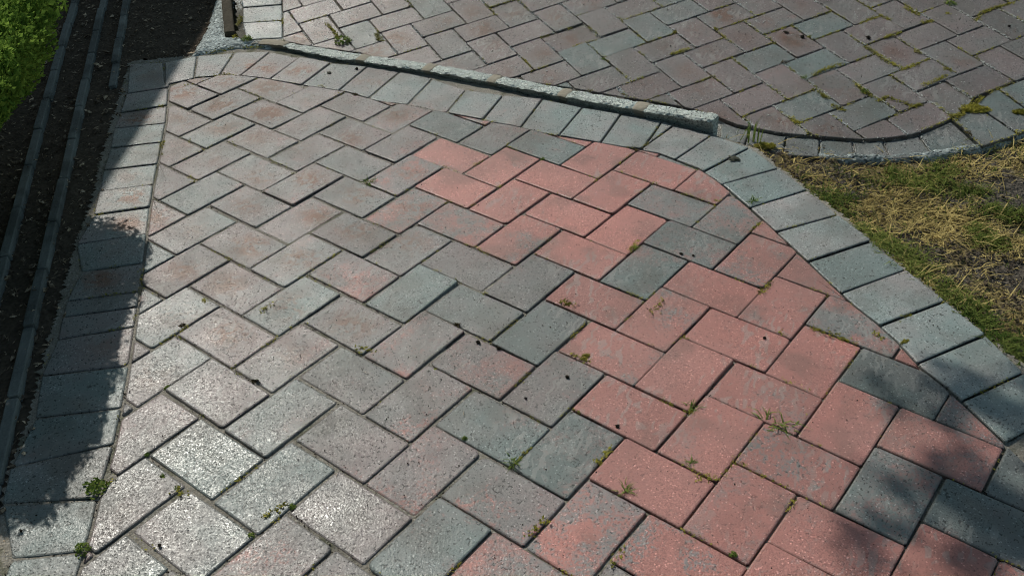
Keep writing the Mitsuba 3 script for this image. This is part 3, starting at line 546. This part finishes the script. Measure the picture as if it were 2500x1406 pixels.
def edging_row(pts_, label, seed, ext_=0.0, L=.285, w=.03, top=.016, t_from=0.0):
    pts_ = smooth_line(pts_)
    if ext_: d_ = np.array(pts_[-1]) - np.array(pts_[-2]); d_ /= np.linalg.norm(d_); pts_ = pts_ + [tuple(np.array(pts_[-1]) + d_ * ext_)]
    rw = thing('stone_edging', label, 'edging', None); r = random.Random(seed)
    e0 = np.array(pts_[0]); e1 = np.array(pts_[-1]); d0 = (e0 - np.array(pts_[1])); pl = sg.LineString([tuple(e0 + d0 * 3)] + [tuple(p) for p in pts_] + ([tuple(e1 * 2 - np.array(pts_[-2]))] if t_from == 0 else []))
    t = t_from if t_from else 0
    t = 0
    while t < pl.length - .1:
        l = L + r.uniform(-.02, .015); a, b = np.array(pl.interpolate(t + .003).coords[0]), np.array(pl.interpolate(min(t + l - .004, pl.length)).coords[0]); d = b - a; n_ = np.array([-d[1], d[0]]) / np.linalg.norm(d)
        o = n_ * r.gauss(0, .0012); z = top + r.gauss(0, .002); hw = w / 2; c = .003
        if pl.length - t < .4 and t_from: z -= .012
        if ext_: z -= .014 * min(1, max(0, 1 - (pl.length - t - .3) / (ext_ + .4)))
        ring = np.array([a + o - n_ * hw, b + o - n_ * hw, b + o + n_ * hw, a + o + n_ * hw]); 
        e_, g_ = ring[1] - ring[0], ring[2] - ring[1]
        if e_[0] * g_[1] - e_[1] * g_[0] < 0: ring = ring[::-1]
        ring = np.vstack([ring[k] + (ring[(k + s_) % 4] - ring[k]) / np.linalg.norm(ring[(k + s_) % 4] - ring[k]) * .004 for k in range(4) for s_ in (-1, 1)])
        topr = inset(ring, c); tz = r.gauss(0, .02)
        zz = lambda q: z + ((q - a) @ d / np.linalg.norm(d)) * tz * .3
        vv = np.vstack([np.c_[topr, [zz(q) for q in topr]], np.c_[ring, [zz(q) - c for q in ring]], np.c_[ring, np.full(8, -.08)], [[*topr.mean(0), zz(topr.mean(0))]]]); ff = [(24, k, (k + 1) % 8) for k in range(8)]
        for q0 in (0, 8):
            for k in range(8): ff += [(q0 + k, q0 + 8 + k, q0 + 8 + (k + 1) % 8), (q0 + k, q0 + 8 + (k + 1) % 8, q0 + (k + 1) % 8)]
        obj('stone', tm(vv, ff), 'mat_edging', rw)
        t += l
edging_row(ROWA, 'leftmost row of narrow grey edging stones in the shaded flower bed, running under the shrub', 1)
edging_row(ROWB, 'middle and longest row of narrow grey edging stones in the shaded flower bed', 2, ext_=.45)
edging_row(ROWC, 'short row of edging stones nearest the patio, sinking into the mulch at its near end', 3, t_from=1)
# mulch, twigs
r = np.random.default_rng(3)
def scatter_chips(poly, n, lo, hi, zf, seed, thin=.25, lift=.004, up=.35, keep=None):
    r = np.random.default_rng(seed); x0, y0, x1, y1 = poly.bounds; X = r.uniform(x0, x1, n * 6); Y = r.uniform(y0, y1, n * 6)
    ok = shapely.contains_xy(poly, X, Y)
    if keep is not None: ok &= keep(X, Y, r)
    X, Y = X[ok][:n], Y[ok][:n]; n = len(X); l = r.uniform(lo, hi, n) * r.uniform(.4, 1, n); w = l * thin * r.uniform(.4, 1.2, n); a = r.uniform(0, 2 * np.pi, n); tl = r.normal(0, up, n); h = w * r.uniform(.4, .9, n)
    dx = np.c_[np.cos(a) * np.cos(tl), np.sin(a) * np.cos(tl), np.sin(tl)]; dy = np.c_[-np.sin(a), np.cos(a), r.normal(0, .3, n)]; dz = np.cross(dx, dy)
    c = np.c_[X, Y, zf(X, Y) + lift + h * .3]
    cs = np.stack([c - dx * l[:, None] / 2, c + dy * w[:, None] / 2, c + dx * l[:, None] / 2, c - dy * w[:, None] / 2, c + dz * h[:, None] / 2, c - dz * h[:, None] / 2], 1).reshape(-1, 3)
    tri = np.array([(0, 3, 4), (3, 2, 4), (2, 1, 4), (1, 0, 4), (3, 0, 5), (2, 3, 5), (1, 2, 5), (0, 1, 5)])
    return tm(cs, (tri[None] + 6 * np.arange(n)[:, None, None]).reshape(-1, 3))
NEARBED = BED.intersection(sg.Polygon([tuple(ab(.9, -2.4)), tuple(ab(6, -2.6)), tuple(ab(6, -.6)), tuple(ab(.9, -.8))]))
ROWS = shapely.unary_union([sg.LineString(smooth_line(P)).buffer(.03) for P in (ROWA, ROWB, ROWC)])
obj('mulch', cat_([scatter_chips(ROWS, 250, .006, .022, lambda x, y: x * 0 + .012, 15, lift=.005, up=.15), scatter_chips(NEARBED, 9000, .008, .03, bed_z, 5), scatter_chips(NEARBED, 2600, .03, .085, bed_z, 6, thin=.06, lift=.006, up=.2), scatter_chips(NEARBED, 1500, .025, .055, bed_z, 16, thin=.5, lift=.008, up=.3)]), 'mat_chip', label='dark brown mulch chips and twigs covering the shaded flower bed', cat='mulch', kind='stuff')

# ---------------------------------------------------------------- lawn
LAWN = sg.Polygon([tuple(p) for p in right_out] + [(4.5, -.6), (5.5, 4.5)] + [tuple((DO + DR @ np.array([*p, 0]))[:2]) for p in CONC_OUT[::-1]] + [tuple((DO + DR @ np.array([*DRV_BORDER[2][1], 0]))[:2]), (-.08, 1.01)]).buffer(.01).buffer(0)
line_p = sg.LineString(right_out); line_d = sg.LineString([tuple((DO + DR @ np.array([*p, 0]))[:2]) for p in CONC_OUT])
def lawn_z(x, y):
    P = shapely.points(np.c_[x, y]); dp, dd = shapely.distance(P, line_p), shapely.distance(P, line_d) + .02
    zd = DO[2] - (DR[0, 2] * (x - DO[0]) + DR[1, 2] * (y - DO[1])) / DR[2, 2] - .034
    return (-.022 * dd + zd * dp) / (dp + dd) + .03 * (sfbm(x * 12, y * 12, 41) - .5) * np.clip(dp / .08, .2, 1) + .012 * (sfbm(x * 45, y * 45, 43) - .5)
obj('lawn_soil', sheet(LAWN, .016, lawn_z, 9), 'mat_turf_soil', kind='structure', smooth=True)
VIEW = LAWN.intersection(sg.Polygon([tuple(ab(1.2, .7)), tuple(ab(1.2, 2.3)), tuple(ab(4.2, 3.0)), tuple(ab(4.2, .6))]))
def blades(X, Y, Z, r, hmin, hmax, w, lean, curl=.5, dirs=None):
    n = len(X); h = r.uniform(hmin, hmax, n); a = r.uniform(0, 2 * np.pi, n) if dirs is None else dirs; ln = np.abs(r.normal(lean, .25, n)); d = np.c_[np.cos(a), np.sin(a)]; s_ = r.uniform(0, 2 * np.pi, n) if True else a
    side = np.c_[-np.sin(a), np.cos(a), np.zeros(n)] * (w * r.uniform(.6, 1.2, n))[:, None] / 2
    b = np.c_[X, Y, Z]; m_ = b + np.c_[d * (h * np.sin(ln) * .5)[:, None], h * np.cos(ln) * .55]; t = b + np.c_[d * (h * np.sin(np.minimum(ln + curl, 1.9)))[:, None], np.maximum(h * np.cos(np.minimum(ln + curl, 1.9)), -.002) * .9 + .002]
    v = np.stack([b - side, b + side, m_ - side * .8, m_ + side * .8, t], 1).reshape(-1, 3); tri = np.array([(0, 1, 3), (0, 3, 2), (2, 3, 4)])
    return tm(v, (tri[None] + 5 * np.arange(n)[:, None, None]).reshape(-1, 3))
def lawn_pts(n, seed, dens):
    r = np.random.default_rng(seed); x0, y0, x1, y1 = VIEW.bounds; X, Y = r.uniform(x0, x1, n * 8), r.uniform(y0, y1, n * 8)
    ok = shapely.contains_xy(VIEW, X, Y); X, Y = X[ok], Y[ok]; ok = r.random(len(X)) < dens(X, Y); return X[ok][:n], Y[ok][:n], r
def edge_d(x, y): return shapely.distance(shapely.points(np.c_[x, y]), line_p)
def near(x, y, pts, w): return np.max([np.exp(-((x - p[0]) ** 2 + (y - p[1]) ** 2) / w ** 2) for p in pts], 0)
def LAWN_IN(x, y): return shapely.contains_xy(VIEW.buffer(-.015), x, y)
def g_dens(x, y): return .25 * np.clip((sfbm(x * 5, y * 5, 51) - .47) * 5 + .12, .02, 1) * np.where(edge_d(x, y) < .02, .4, 1) + np.exp(-np.square((edge_d(x, y) - .06) / .04)) * 1.2 * ((x > .35) & (sfbm(x * 9, y * 9, 3) > .4))
def s_dens(x, y): return (.12 + .88 * (1 - near(x, y, BARE, .1))) * np.clip(.6 * near(x, y, STRAW, .16) + (sfbm(x * 5 + 9, y * 5, 61) - .42) * 4, .05, 1) * np.clip(edge_d(x, y) / .04, .15, 1)
X, Y, r = lawn_pts(5200, 71, g_dens); gm = [blades(X + r.normal(0, .004, len(X)), Y, lawn_z(X, Y), r, .02, .055, .0035, .8)]
cx, cy, r = lawn_pts(45, 75, lambda x, y: g_dens(x, y) ** 1.5)
gp = np.repeat(np.array(GREEN), 3, 0) + r.normal(0, .03, (3 * len(GREEN), 2)); cx, cy = np.r_[cx, gp[:, 0]], np.r_[cy, gp[:, 1]]; cx, cy = cx[LAWN_IN(cx, cy)], cy[LAWN_IN(cx, cy)]
for x_, y_ in zip(cx, cy):
    n = int(r.integers(25, 70)); w_ = r.uniform(.012, .035); X, Y = x_ + r.normal(0, w_, n), y_ + r.normal(0, w_, n); gm.append(blades(X, Y, lawn_z(X, Y) - .002, r, .025, .07, .0038, .85, .45, dirs=r.normal(r.uniform(0, 6.28), .6, n)))
obj('grass', cat_(gm), 'mat_grass', label='sparse green grass growing in patches beside the patio border', cat='grass', kind='stuff')
X, Y, r = lawn_pts(21000, 72, s_dens); dm = [blades(X, Y, lawn_z(X, Y) + .002, r, .01, .045, .0032, 1.2, .25)]
X, Y, r = lawn_pts(1400, 76, s_dens); dm.append(blades(X, Y, lawn_z(X, Y) + .008, r, .05, .12, .0045, 1.42, .06, dirs=r.normal(.6, .9, len(X))))
obj('dry_grass', cat_(dm), 'mat_straw', label='straw coloured dead grass matted over the bare lawn soil', cat='dry grass', kind='stuff')
obj('soil_crumbs', scatter_chips(VIEW, 9000, .004, .02, lawn_z, 73, thin=.8, lift=.006, keep=lambda x, y, r: r.random(len(x)) < .25 + .75 * near(x, y, BARE, .12)), 'mat_soil', label='dark crumbs of earth strewn over the bare parts of the lawn', cat='soil', kind='stuff')

# ---------------------------------------------------------------- weeds, moss, crumbs
def tuft(p, kind, size, seed):
    r = np.random.default_rng(seed); p = np.array(p); ms = []; size = size * (1.0 if kind != 'leafy' else 1.1)
    if kind in ('grass', 'long', 'tall'):
        n = {'grass': 26, 'long': 34, 'tall': 9}[kind]; X = p[0] + r.normal(0, size * (.16 if kind != 'long' else .35), n); Y = p[1] + r.normal(0, size * (.16 if kind != 'long' else .12), n)
        return blades(X, Y, np.full(n, p[2] - .004), r, size * .6, size * 1.15, {'grass': .0032, 'long': .004, 'tall': .006}[kind], {'grass': .55, 'long': 1.2, 'tall': .12}[kind], .5 if kind != 'tall' else .12)
    n = {'moss': 110, 'leafy': 105, 'dry': 26, 'big': 420}[kind]; q = r.normal(0, 1, (n, 3)); q /= np.linalg.norm(q, axis=1)[:, None]
    sx = {'moss': (.55, .3, .2), 'leafy': (.5, .45, .35), 'dry': (.5, .35, .3), 'big': (.7, .35, .12)}[kind]; an = r.uniform(0, 3.14) if kind not in ('big',) else .55
    q = q * r.uniform(.3, 1, n)[:, None] ** .6 * np.array(sx) * size; q[:, 2] = np.abs(q[:, 2])
    q[:, :2] = q[:, :2] @ np.array([[math.cos(an), math.sin(an)], [-math.sin(an), math.cos(an)]]); c = p + q + [0, 0, .001]
    l = {'moss': .004, 'leafy': .0046, 'dry': .006, 'big': .009}[kind] * r.uniform(.6, 1.3, n) * (1 if kind != 'leafy' else max(.55, size / .05)); a = r.uniform(0, 6.28, n); e = r.uniform(-.3, 1.1, n)
    dx = np.c_[np.cos(a) * np.cos(e), np.sin(a) * np.cos(e), np.sin(e)] * l[:, None]; dy = np.c_[-np.sin(a), np.cos(a), r.normal(0, .4, n)] * (l * (.45 if kind != 'leafy' else .7))[:, None]
    v = np.stack([c - dx * .6, c + dy, c + dx, c - dy], 1).reshape(-1, 3); v[:, 2] = np.maximum(v[:, 2], p[2] - .006)
    return tm(v, (np.array([(0, 3, 1), (3, 2, 1)])[None] + 4 * np.arange(n)[:, None, None]).reshape(-1, 3))
for i, (p, kind, size, label) in enumerate(WEEDS):
    mat = {'grass': 'mat_weed', 'long': 'mat_weed', 'tall': 'mat_weed', 'moss': 'mat_moss', 'leafy': 'mat_weed', 'dry': 'mat_dry', 'big': 'mat_moss'}[kind]
    nm, ct = {'moss': ('moss_clump', 'moss'), 'grass': ('grass_tuft', 'grass'), 'long': ('grass_tuft', 'grass'), 'tall': ('grass_tuft', 'grass'), 'dry': ('dry_sprig', 'sprig')}.get(kind, ('weed', 'weed'))
    obj(nm, tuft(p, kind, size, 100 + i), mat, label=label, cat=ct, group={'moss': 'moss clumps in the paving joints', 'grass': 'grass tufts in the paving joints', 'sprig': 'dry sprigs on the paving', 'weed': 'small weeds in the paving joints'}[ct])
r = np.random.default_rng(8); parts = []
for L in MOSS:
    L = np.array(L); ln = sg.LineString(L[:, :2]); n = int(ln.length / (.0007 if abs(L[0, 2] + .004) > 1e-6 else .0017)); t = r.uniform(0, ln.length, n); P = np.array([ln.interpolate(x).coords[0] for x in t]); cm = np.r_[0, np.cumsum(np.linalg.norm(np.diff(L[:, :2], axis=0), axis=1))]; Z = np.interp(t, cm, L[:, 2])
    k = snoise(t * 25, t * 0 + L[0, 0] * 7, 3) > .3; P, Z = P[k], Z[k]; n = len(P); P = P + r.normal(0, .0055, P.shape); Z = Z + np.abs(r.normal(0, .004, n)) + .0035
    l = r.uniform(.0025, .006, n); a = r.uniform(0, 6.28, n); e = r.uniform(-.2, 1, n); c = np.c_[P, Z]
    dx = np.c_[np.cos(a) * np.cos(e), np.sin(a) * np.cos(e), np.sin(e)] * l[:, None]; dy = np.c_[-np.sin(a), np.cos(a), r.normal(0, .4, n)] * (l * .5)[:, None]
    parts.append(tm(np.stack([c - dx, c + dy, c + dx, c - dy], 1).reshape(-1, 3), (np.array([(0, 3, 1), (3, 2, 1)])[None] + 4 * np.arange(n)[:, None, None]).reshape(-1, 3)))
obj('joint_moss', cat_(parts), 'mat_moss', label='yellow-green moss creeping along the joints between pavers', cat='moss', kind='stuff')
CL = ['round black clod of dirt on a mauve paver at the centre bottom', 'smaller black clod on the joint left of the round clod', 'single dark crumb on a red paver at right', 'flat dark stone on the border paver near the lawn corner', 'dark curled leaf on a border paver below the curb', 'dark crumb at a joint in the middle of the patio', 'dark crumb right of the one in the patio middle', 'dark fleck at the foot of the granite curb', 'brown crumb at the upper corner of a red paver near the bottom', 'dark crumb left of its twin on a blue-grey paver', 'dark crumb right of its twin on a blue-grey paver', 'dark crumb on the lit border paver at lower left', 'dark fleck on the brightest paver at the bottom left', 'flat black crumb in the upper right of the driveway', 'black crumb beside a moss spot in the driveway', 'cluster crumb beside the arched moss on the driveway', 'dark crumb near the right edge of the driveway']
for i, (p, sz) in enumerate(CLODS):
    r = np.random.default_rng(300 + i); m = trimesh.creation.icosphere(subdivisions=1, radius=sz * .36); fl = .3 if i in (3, 4, 13) else .7
    m.vertices = (m.vertices * (1 + r.normal(0, .3, (len(m.vertices), 1)))) * [1.0, .75, fl] + np.array(p) + [0, 0, .004 + sz * .5 * fl * .7]
    obj('stone' if i == 3 else ('dead_leaf' if i == 4 else 'dirt_clod'), m, 'mat_leaf_dead' if i in (3, 4) else 'mat_clod', label=CL[i], cat={3: 'stone', 4: 'leaf'}.get(i, 'dirt clod'), group=None if i in (3, 4) else 'clods of dirt on the paving')
def joint_points(rings, n, seed, step=.004):
    P = np.vstack([np.array([g.interpolate(t).coords[0] for t in np.arange(0, g.length, step)]) for g in rings]); r = np.random.default_rng(seed); k = r.integers(0, len(P), n); return P[k] + r.normal(0, .003, (n, 2)), r
def crumbs_at(P, Z, r, lo, hi):
    n = len(P); m = trimesh.creation.icosahedron() if False else None; l = r.uniform(lo, hi, n); oc = np.array([(1, 0, 0), (0, 1, 0), (-1, 0, 0), (0, -1, 0), (0, 0, .7), (0, 0, -.7)])
    v = (np.c_[P, Z][:, None, :] + oc[None] * l[:, None, None] * r.uniform(.5, 1.3, (n, 6, 1))).reshape(-1, 3); tri = np.array([(0, 1, 4), (1, 2, 4), (2, 3, 4), (3, 0, 4), (1, 0, 5), (2, 1, 5), (3, 2, 5), (0, 3, 5)])
    return tm(v, (tri[None] + 6 * np.arange(n)[:, None, None]).reshape(-1, 3))
P, r = joint_points(JOINTS['patio'], 9000, 91); keep = (sfbm(P[:, 0] * 6, P[:, 1] * 6, 92) > .47) & (r.random(len(P)) < .9); P = P[keep]; jm = [crumbs_at(P, np.full(len(P), -.0025), r, .001, .0028)]
P, r = joint_points(JOINTS['driveway'], 8000, 93); keep = sfbm(P[:, 0] * 5, P[:, 1] * 5, 94) > .45; P = P[keep]; m_ = crumbs_at(P, np.full(len(P), -.0025), r, .001, .0032); m_.vertices = on_drive(m_.vertices); jm.append(m_)
obj('joint_dirt', cat_(jm), 'mat_clod', label='crumbs of dark earth caught in the joints between pavers', cat='dirt', kind='stuff')
def mossy(P, place, r, lo=.002, hi=.0048):
    n = len(P); l = r.uniform(lo, hi, n); a = r.uniform(0, 6.28, n); e = r.uniform(-.1, .8, n); c = place(np.c_[P, r.uniform(-.001, .005, n)]); dx = np.c_[np.cos(a) * np.cos(e), np.sin(a) * np.cos(e), np.sin(e)] * l[:, None]; dy = np.c_[-np.sin(a), np.cos(a), r.normal(0, .4, n)] * (l * .5)[:, None]
    return tm(np.stack([c - dx, c + dy, c + dx, c - dy], 1).reshape(-1, 3), (np.array([(0, 3, 1), (3, 2, 1)])[None] + 4 * np.arange(n)[:, None, None]).reshape(-1, 3))
P, r = joint_points(JOINTS['patio'], 16000, 95); keep = sfbm(P[:, 0] * 9, P[:, 1] * 9, 96) > .655; mj = [mossy(P[keep], flat, r)]
P, r = joint_points(JOINTS['driveway'], 22000, 97); w3 = P @ DR[:2, :2].T + DO[:2]; keep = sfbm(P[:, 0] * 8, P[:, 1] * 8, 98) > .65 - .13 * np.clip((w3 - BASE) @ B / 1.2, 0, 1); mj.append(mossy(P[keep], on_drive, r, .002, .006))
scene['joint_moss'] = mikit.ply(cat_(parts + mj), 'mat_moss')
P, r = joint_points(JOINTS['driveway'], 9000, 99); keep = sfbm(P[:, 0] * 3, P[:, 1] * 3, 100) > .52; P = P[keep]; 
segs = [(np.array(a), np.array(b)) for g in JOINTS['driveway'] for a, b in zip(g.coords[:-1], g.coords[1:])]; segs = [(a, b) for a, b in segs if abs(b[0] - a[0]) > 4 * abs(b[1] - a[1]) and np.linalg.norm(b - a) > .05]
r = np.random.default_rng(123); k_ = r.integers(0, len(segs), 16000); t_ = r.random(16000); P2 = np.array([segs[k][0] + (segs[k][1] - segs[k][0]) * t for k, t in zip(k_, t_)]) + r.normal(0, .0036, (16000, 2)); P2 = P2[(sfbm(P2[:, 0] * 3.5, P2[:, 1] * 3.5, 100) > .5) & (snoise(P2[:, 0] * 22, P2[:, 1] * 22, 101) > .35)]; P = np.r_[P[::3], P2]
wj = crumbs_at(P, np.full(len(P), .0006), r, .001, .003); wj.vertices = on_drive(wj.vertices)
def patio_keep(x, y, r):
    b = (x - BASE[0]) * B[0] + (y - BASE[1]) * B[1]; a = (x - BASE[0]) * A[0] + (y - BASE[1]) * A[1]
    return r.random(len(x)) < .12 + .8 * np.exp(-np.square((b + .25) / .35) - np.square((a - 2.1) / .6))
SEEN = OUTER.intersection(sg.Polygon([tuple(ab(1.1, -1.3)), tuple(ab(4.2, -1.8)), tuple(ab(4.2, 1.2)), tuple(ab(1.1, 1.5))]))
m1 = scatter_chips(SEEN, 4500, .0018, .006, lambda x, y: x * 0, 81, thin=.9, lift=.0012, keep=patio_keep)
m2 = scatter_chips(DF, 1800, .003, .008, lambda x, y: x * 0, 82, thin=.9, lift=.0012); m2.vertices = on_drive(m2.vertices)
obj('grit', cat_([m1, m2]), 'mat_clod', label='fine dark grit strewn over the pavers', cat='grit', kind='stuff')
m4 = scatter_chips(SEEN, 150, .008, .03, lambda x, y: x * 0, 84, thin=.08, lift=.0018, up=.1); m5 = scatter_chips(DF, 150, .01, .035, lambda x, y: x * 0, 85, thin=.09, lift=.0018, up=.1); m5.vertices = on_drive(m5.vertices)
obj('twig_litter', cat_([m4, m5]), 'mat_chip', label='thin brown twigs and stalks lying here and there on the pavers', cat='twigs', kind='stuff')
m3 = scatter_chips(DF, 2600, .003, .008, lambda x, y: x * 0, 83, thin=.9, lift=.0008, keep=lambda x, y, r: r.random(len(x)) < .1 + (sfbm(x * 4, y * 4, 77) > .52) * .5); m3.vertices = on_drive(m3.vertices)
obj('white_grit', cat_([m3, wj]), 'mat_white_grit', label='white grains of jointing sand scattered over the driveway', cat='sand', kind='stuff')

# ---------------------------------------------------------------- shrub
def leaf_cloud(c, rad, n, l, seed, bumps=14, aspect=.5, upw=.35, shell=.55):
    r = np.random.default_rng(seed); c = np.array(c, float); rad = np.array(rad, float)
    bd = r.normal(0, 1, (bumps, 3)); bd /= np.linalg.norm(bd, axis=1)[:, None]; cs = c + bd * rad * r.uniform(.45, .85, (bumps, 1)); rs = rad.mean() * r.uniform(.22, .42, bumps)
    k = r.integers(0, bumps, n); q = r.normal(0, 1, (n, 3)); q /= np.linalg.norm(q, axis=1)[:, None]; P = cs[k] + q * (rs[k] * r.uniform(shell, 1.08, n))[:, None]
    o = P - c; o /= np.linalg.norm(o, axis=1)[:, None] + 1e-9; d = o + r.normal(0, .6, (n, 3)) + [0, 0, upw]; d /= np.linalg.norm(d, axis=1)[:, None]
    s_ = np.cross(d, r.normal(0, 1, (n, 3))); s_ /= np.linalg.norm(s_, axis=1)[:, None]; L = l * r.uniform(.6, 1.3, n)[:, None]
    v = np.stack([P, P + d * L * .5 + s_ * L * aspect * .5, P + d * L, P + d * L * .5 - s_ * L * aspect * .5], 1).reshape(-1, 3)
    return tm(v, (np.array([(0, 1, 2), (0, 2, 3)])[None] + 4 * np.arange(n)[:, None, None]).reshape(-1, 3)), cs
sh_ = thing('shrub', 'bright green small-leaved shrub overhanging the flower bed at the left', 'shrub')
SC = np.array([*ab(2.6, -1.85), .4])
def hedge_cloud(n, l, seed):
    """leaves on and under the lumpy skin of a clipped, overhanging mound"""
    r = np.random.default_rng(seed); t = r.uniform(0, 2 * np.pi, n); z = r.uniform(.06, .76, n) ** .8 * .98
    top = r.random(n) < .42
    ar, br = np.interp(z, [0, .2, .35, .5, .62, .72, .78], [.2, .34, .42, .5, .55, .5, .3]), np.interp(z, [0, .2, .3, .4, .5, .6, .7, .78], [.1, .2, .31, .41, .5, .56, .52, .3])
    ca, sa_ = np.cos(t), np.sin(t); k = (np.abs(ca) ** 5 + np.abs(sa_) ** 5) ** (-1 / 5)
    q = np.where(top, np.sqrt(r.random(n)), 1.0); zz = np.where(top, .74 - .07 * q ** 4, z)
    ar, br = np.where(top, .53, ar), np.where(top, .54, br)
    lump = 1 + .22 * (sfbm(t * 4.2 + zz * 6, zz * 9 + 3, seed) - .5) + .1 * (sfbm(t * 14, zz * 22, seed + 5) - .5); dep = r.random(n) ** 2 * .14
    a_, b_ = 2.54 + (ar + .07) * k * ca * q * lump - dep * ca * ~top, -1.9 + br * k * sa_ * q * lump - dep * sa_ * ~top
    b_ = b_ + .06 * np.clip((2.65 - a_) / .45, 0, 1)
    zz = zz + np.where(top, .1 * (sfbm(a_ * 6, b_ * 6, seed + 7) - .55) - dep * .8, 0)
    P = np.c_[BASE[0] + a_ * A[0] + b_ * B[0], BASE[1] + a_ * A[1] + b_ * B[1], zz]
    o = np.where(top[:, None], [0, 0, 1.], np.c_[ca[:, None] * A + sa_[:, None] * B, np.full(n, .3)]); d = o + r.normal(0, .55, (n, 3)) + [0, 0, .3]; d /= np.linalg.norm(d, axis=1)[:, None]
    s_ = np.cross(d, r.normal(0, 1, (n, 3))); s_ /= np.linalg.norm(s_, axis=1)[:, None]; L = (l * r.uniform(.6, 1.35, n) * np.where(dep > .035, 1.9, 1))[:, None]
    v = np.stack([P, P + d * L * .5 + s_ * L * .26, P + d * L, P + d * L * .5 - s_ * L * .26], 1).reshape(-1, 3)
    return tm(v, (np.array([(0, 1, 2), (0, 2, 3)])[None] + 4 * np.arange(n)[:, None, None]).reshape(-1, 3))
m = hedge_cloud(115000, .016, 5); cs = [np.array([*ab(2.6 + .3 * math.cos(i), -1.85 + .3 * math.sin(i)), .5]) for i in range(14)]
obj('foliage', m, 'mat_shrub', sh_)
root = np.array([SC[0], SC[1], -.03])
for i, c in enumerate(cs):
    mid_ = root * .5 + c * .5 + [0, 0, -.04]; obj('stem', tube([root + np.array([math.cos(i), math.sin(i), 0]) * .04, mid_, c], [.012, .008, .003], 6), 'mat_bark', sh_)

# ---------------------------------------------------------------- what shades the bed and the corner: the house and a tree, both outside the frame
house = thing('house', 'pale rendered house with a low eave left of the flower bed', 'house')
def box_ab(a0, a1, b0, b1, z0, z1):
    p = [ab(a0, b0), ab(a1, b0), ab(a1, b1), ab(a0, b1)]; v = [(*q, z) for z in (z0, z1) for q in p]
    m = tm(v, [(0, 2, 1), (0, 3, 2), (4, 5, 6), (4, 6, 7), (0, 1, 5), (0, 5, 4), (1, 2, 6), (1, 6, 5), (2, 3, 7), (2, 7, 6), (3, 0, 4), (3, 4, 7)])
    if m.volume < 0: m.invert()
    return m
HB = -2.72
obj('wall', box_ab(-3, 7.2, HB - 4, HB, -.05, 2.75), 'mat_wall', house)
obj('roof', box_ab(-3.2, 7.4, HB - 4.2, HB + .12, 2.76, 2.9), 'mat_bark', house)
tree = thing('tree', 'leafy young tree on the lawn whose branches shade the lower right corner', 'tree')
TB = np.array([*ab(4.4, 3.1), 0.]); reach = 3.6 / math.tan(SUN_EL)
limb_ends = [np.array([*ab(a + reach * math.cos(SUN_AZ), b - reach * math.sin(SUN_AZ)), 3.6]) for a, b in ((1.74, .99), (1.52, .93), (1.47, 1.05), (1.34, .97), (1.2, .83), (1.66, 1.18), (1.2, 1.02), (1.5, 1.32), (1.3, 1.25), (1.08, 1.05), (1.68, 1.42), (1.25, 1.5))]
fork = TB + [-.1, -.1, 2.7]
obj('trunk', tube([TB + [0, 0, -.1], TB + [.02, 0, .8], fork], [.07, .06, .045], 9), 'mat_bark', tree)
for e in limb_ends: obj('limb', tube([fork, fork * .5 + e * .5 + [0, 0, .15], e], [.03, .02, .006], 6), 'mat_bark', tree)
ms = [leaf_cloud(e, (.15, .15, .1) if i < 7 else (.24, .24, .16), 95 if i < 7 else 240, .05, 60 + i, bumps=6, aspect=.7)[0] for i, e in enumerate(limb_ends)]
obj('crown', cat_(ms), 'mat_tree', tree)

# ---------------------------------------------------------------- ground out to the horizon
g = 120.0
obj('ground', tm([(-g, -g, -.16), (g, -g, -.16), (g, g, -.16), (-g, g, -.16)], [(0, 1, 2), (0, 2, 3)]), 'mat_turf_soil', kind='structure')

for k, name in enumerate(('red', 'mauve', 'rust', 'brt', 'ox', 'oy', 'gx', 'gy', 'soft', 'gloss')): TAB[name] = mi.Float([float(p[k]) for p in PARAM] + [0.0])
